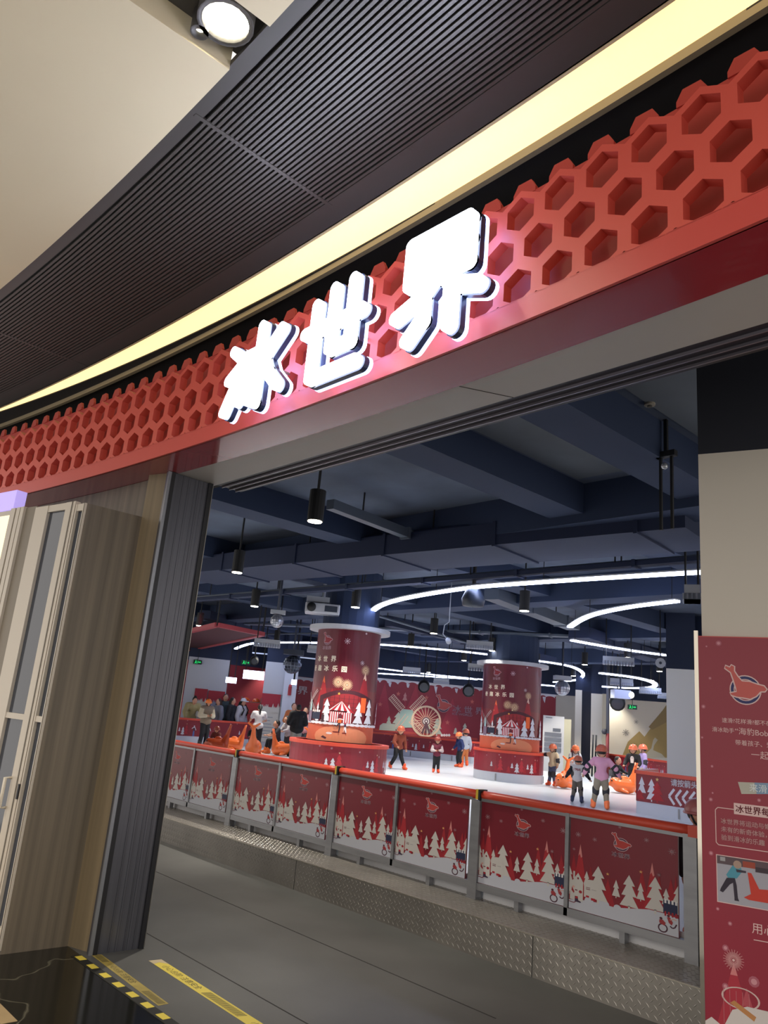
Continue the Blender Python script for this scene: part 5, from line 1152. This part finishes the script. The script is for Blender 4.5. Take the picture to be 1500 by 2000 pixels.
def backpack(t, h, J):
    c = J['chest']; mb = MB(); mb.ball((c.x, c.y-.13*h, c.z-.02*h), (.075*h, .05*h, .11*h), BLACK, 12); mb.build('backpack', t, True, True)
    for s in (1, -1): MB().tube([J['S'][s]+Vector((-.02*s, -.06, .05))*h, J['S'][s]+Vector((-.025*s, .03, .062))*h, J['S'][s]+Vector((-.025*s, .095, -.03))*h, J['S'][s]+Vector((-.01*s, .06, -.14))*h], .012*h, BLACK, 6).build('shoulder_strap', t, True, True)
# poses (fractions of the body height; +y is forward)
STRIDE = dict(legs={1: ((.10, .08, .29), (.15, -.06, .07)), -1: ((-.07, .04, .28), (-.15, .08, .06))}, arms={1: ((.06, .03, -.14), (-.05, .10, -.09)), -1: ((-.06, -.04, -.15), (-.02, .03, -.13))}, lean=8)
STAND = dict(legs={1: ((.06, .03, .27), (.07, -.01, .06)), -1: ((-.06, .03, .27), (-.07, -.01, .06))})
FOLD = dict(arms={1: ((.05, .0, -.15), (-.10, .10, .0)), -1: ((-.05, .0, -.15), (.10, .11, .02))})
WADE = dict(legs={1: ((.07, .05, .27), (.10, .0, .06)), -1: ((-.07, .05, .27), (-.10, -.0, .06))}, arms={1: ((.09, -.02, -.14), (.07, .06, -.10)), -1: ((-.09, -.02, -.14), (-.07, .06, -.10))}, lean=10)
PUSH = dict(arms={1: ((.03, .08, -.13), (-.03, .13, -.03)), -1: ((-.03, .08, -.13), (.03, .13, -.03))}, lean=14)
SEAT = dict(pel=(0, 0, .26), hz=.76, legs={1: ((.10, .20, .29), (.10, .24, .06)), -1: ((-.10, .20, .29), (-.10, .24, .06))}, arms={1: ((.03, .10, -.12), (-.0, .12, -.02)), -1: ((-.03, .10, -.12), (.0, .12, -.02))}, lean=8)
OR1 = '#dd7450'; OR2 = '#cf6c50'; OR3 = '#f58450'
person('child skating towards us in a rust jacket and black trousers, wide stride', 783, 20.8, 1416, 25, '#8a3f2c', '#15161c', '#e8582c', OR2, pose=STRIDE, headyaw=-40)
person('small child in a maroon vest with white sleeves and black trousers', 858, 20.8, 1438, 5, '#6a2238', '#15161c', '#e8582c', '#8a3a30', pose=FOLD, sleeve='#c4b8bc')
person('child in a navy jacket skating left of the farther pillar', 903, 24.6, 1429, -60, '#1b2858', '#14151c', '#f0602c', OR3, pose=WADE)
person('child in a white striped top standing behind the navy jacket child', 912, 25.8, 1423, 200, '#c4c8d0', '#c0703c', '#f0602c', OR2, pose=STAND)
person('long haired child in a cream top holding the farther pillar barrier', 1082, 20.2, 1452, -35, '#c9b695', '#46506c', '#f06030', OR1, pose=dict(arms={1: ((.09, .0, -.03), (.14, .0, .02)), -1: ((-.06, 0, -.15), (.0, .04, -.12))}, legs={1: ((.06, .0, .27), (.10, -.01, .06)), -1: ((-.06, .04, .27), (-.10, .03, .06))}), long_hair='long', pads='#23242c')
person('child in a black and white top pushing the orange seal behind the 1966 shirt', 1124, 20.9, 1453, 10, '#d0d0d4', '#1c1d24', '#f06030', OR3, pose=PUSH, pads='#1a1b20', extras=backpack)
person('small child seen from behind in a white 1966 shirt and grey shorts', 1130, 16.0, 1474, 172, '#dedad4', '#6d665c', '#35405c', OR2, pose=WADE, sleeve='#18181c', pads='#1b1b22', extras=txt_front('1966', '#a04048', .07, True, -.02))
person('child seen from behind in a pink sweater and khaki trousers, arms out', 1176, 15.2, 1453, 182, '#e2a4be', '#948a78', '#ff8048', '#c8684e', pose=dict(legs={1: ((.075, .02, .27), (.09, .0, .06)), -1: ((-.085, .03, .27), (-.12, .05, .06))}, arms={1: ((.12, -.02, -.12), (.07, .08, -.11)), -1: ((-.12, -.02, -.12), (-.05, .06, -.12))}, lean=6), pads='#2a2a30')
person('bare headed child in a dark jacket sitting low behind the orange seal', 1203, 21.6, 1477, 60, '#16171f', '#181922', '#e05028', None, pose=SEAT)
person('child in a black sweatshirt with a white ghost print riding the orange seal', 1237, 21.0, 1453, -15, '#121318', '#131318', '#c84828', OR1, pose=dict(arms={1: ((.05, .05, -.14), (.0, .12, -.06)), -1: ((-.05, .05, -.14), (.0, .12, -.06))}), extras=ghost_print)
person('child in a lavender top behind the black sweatshirt child', 1256, 23.4, 1453, -70, '#a28fc0', '#b5a58c', '#e08050', OR2, pose=STAND, headyaw=-20, pads='#24242c')
# the near child peeping over the fence end
person('near child with a pale pink helmet peeping over the fence beside the poster board', 1358, 6.05, 1556, 40, '#1b1c22', '#22242a', '#d85a34', '#b06a6c', pose=STAND, headyaw=0)
# far left group
person('leaning woman with a dark hair bun and pale yellow jacket at the far left', 372, 25.6, 1353, 15, '#a89f72', '#2a2c34', '#202020', None, long_hair='bun', base=.2, pose=dict(lean=18, nod=.6, arms={1: ((.06, .08, -.13), (.0, .10, -.10)), -1: ((-.06, .08, -.13), (-.0, .10, -.10))}), skates=False)
person('tall person in an orange helmet and beige vest standing in the far rink', 403, 23.6, 1361, 30, '#8a7d6c', '#191a22', '#2a2a30', '#ff8c40', pose=FOLD, sleeve='#c8c0a8', puffy=.008)
person('person with long brown hair in a grey hoodie behind the orange helmet', 424, 26.1, 1361, -60, '#7d7f8c', '#2a2c38', '#202020', None, hair='#3c2820', long_hair='long', base=.2, pose=STAND, skates=False)
person('person in a dark green hooded coat with a pale scarf behind the barrier', 436, 27.0, 1352, 5, '#2c3a3e', '#28323a', '#202020', None, hair='#2c3a3e', base=.2, pose=STAND, skates=False, puffy=.01)
person('black haired person in dark clothes beside the white capped one', 450, 26.2, 1359, 70, '#1e2028', '#1e2028', '#202020', None, long_hair='long', base=.2, pose=STAND, skates=False)
person('person in a white cap and white jacket with a black backpack', 471, 26.4, 1361, 60, '#c6c6cc', '#3a3c48', '#202020', None, long_hair='tail', cap='#d8dae2', base=.2, pose=STAND, extras=backpack, skates=False)
person('woman with a black ponytail seen from behind in a white shirt', 506, 23.2, 1373, 190, '#cfcfd4', '#1c1e28', '#202020', None, long_hair='tail', pose=dict(short=True, arms={1: ((.06, .04, -.14), (-.02, .12, -.02)), -1: ((-.06, .04, -.14), (.02, .12, -.02))}), skates=False)
person('person in a dark grey shirt sitting on a seal at the far left', 547, 22.9, 1410, -70, '#363a42', '#16171f', '#e07030', None, pose=dict(SEAT, short=True, pel=(0, 0, .30)))
person('person in a black puffer jacket standing left of the nearer pillar', 582, 22.2, 1373, 200, '#0f1016', '#8e8a86', '#202020', None, pose=FOLD, puffy=.02, skates=False)
person('small child in a white top beside the black puffer jacket', 567, 22.9, 1398, -50, '#b4b2b8', '#3a3c46', '#c05030', None, pose=PUSH)
person('crouching child with a dark orange helmet and brown jacket at far left', 428, 22.0, 1417, -10, '#6a2a22', '#4a2020', '#c05030', '#8e4434', pose=SEAT)
person('child with a pinkish orange helmet behind the upright seal tail', 497, 21.9, 1414, 0, '#191a22', '#14151c', '#c05030', '#c86848', pose=PUSH, sleeve='#191a22')
person('adult in orange behind the far barrier left of the black puffer jacket', 572, 25.2, 1370, 20, '#b86a3c', '#3a3c46', '#202020', None, hair='#5a4030', base=.2, pose=FOLD, skates=False)
person('distant person in pink beside the nearer pillar edge', 596, 24.0, 1378, 0, '#c88a90', '#3a3c46', '#202020', None, base=.2, pose=STAND, skates=False)

def seal(label, px, D, yaw, sc=1.0, col='#ff7c3c'):
    m = P(col, rough=.28, coat=.3); t = empty('ride_on_seal', (0, 0, 0), label, 'ride-on seal', 'orange seal skating aids')
    caps = [((0, -.08, .17), (0, .14, .18), .17, .17), ((0, .18, .20), (0, .24, .22), .16, .13), ((0, .33, .19), (.0, .36, .18), .06, .045), ((0, -.12, .22), (0, -.19, .44), .13, .06), ((0, -.19, .44), (0, -.23, .62), .06, .04),
            ((0, -.23, .62), (-.13, -.25, .71), .036, .024), ((0, -.23, .62), (.13, -.25, .71), .036, .024), ((.13, .1, .08), (.22, -.02, .04), .05, .03), ((-.13, .1, .08), (-.22, -.02, .04), .05, .03), ((0, .06, .34), (0, .0, .34), .06, .06)]
    ex = MB()
    remeshed('body', caps, .016, m, t, 3, .0)
    for s in (1, -1): MB().ball((.09*s, .33, .27), (.018, .018, .022), BLACK, 10).build('eye', t, True, True)
    MB().ball((0, .40, .20), (.02, .015, .015), BLACK, 8).build('nose', t, True, True)
    p0 = dist(px, 1450, D); t.scale = (sc,)*3; t.rotation_euler = (0, 0, math.atan2(-p0.y, -p0.x)+math.radians(yaw)-PI/2); t.location = (p0.x, p0.y, ICEZ+.005)
    return t
seal('bright orange ride-on seal under the ghost print child', 1222, 20.2, -80, 1.0)
seal('orange ride-on seal pushed behind the 1966 shirt child', 1104, 19.7, -20, 1.0)
seal('orange ride-on seal with raised tail right of the crouching child', 459, 22.6, -95, .98)
seal('orange ride-on seal with upright tail fin facing us, at far left', 496, 21.0, 170, 1.15)
seal('orange ride-on seal under the person in the dark grey shirt', 548, 22.2, 100, .95)
seal('dark orange ride-on seal under the crouching child', 428, 21.4, -85, 1.0, '#b84a24')
seal('orange ride-on seal parked beyond the black puffer jacket', 601, 23.2, 0, 1.1)
# rack of helmets
p = dist(487, 1400, 27.2); t = empty('helmet_rack', (p.x, p.y, .2), 'metal rack of orange helmets behind the white capped person', 'rack'); a_ = Vector((-p.y, p.x, 0)).normalized(); a_ = -a_ if a_.x < 0 else a_; f2 = a_.cross(Vector((0, 0, 1)))
mb = MB(); [obox(mb, p+a_*s*.33, a_, f2, .02, .15, .2, 1.85, P('#8a6a5a')) for s in (-1, 1)]; [obox(mb, p, a_, f2, .33, .15, z, z+.025, P('#8a6a5a')) for z in (.5, .9, 1.3, 1.68)]; mb.build('shelves', t)
h0 = None
for k, (s, z, w_) in enumerate(((-.18, 1.705, 'top shelf, left'), (.16, 1.705, 'top shelf, right'), (-.16, 1.325, 'second shelf, left'), (.18, 1.325, 'second shelf, right'))):
    c = p+a_*s
    if h0 is None: h0 = empty('orange_helmet', (c.x, c.y, z)); MB().ball((c.x, c.y, z), (.12, .14, .13), P('#e0602c', rough=.3), 14, 0.0, 1.0).build('shell', h0, True); o = h0
    else: o = copy_tree(h0); o.location = (c.x, c.y, z)
    tag(o, 'spare orange helmet on the rack, '+w_, 'helmet', 'spare helmets on the rack')
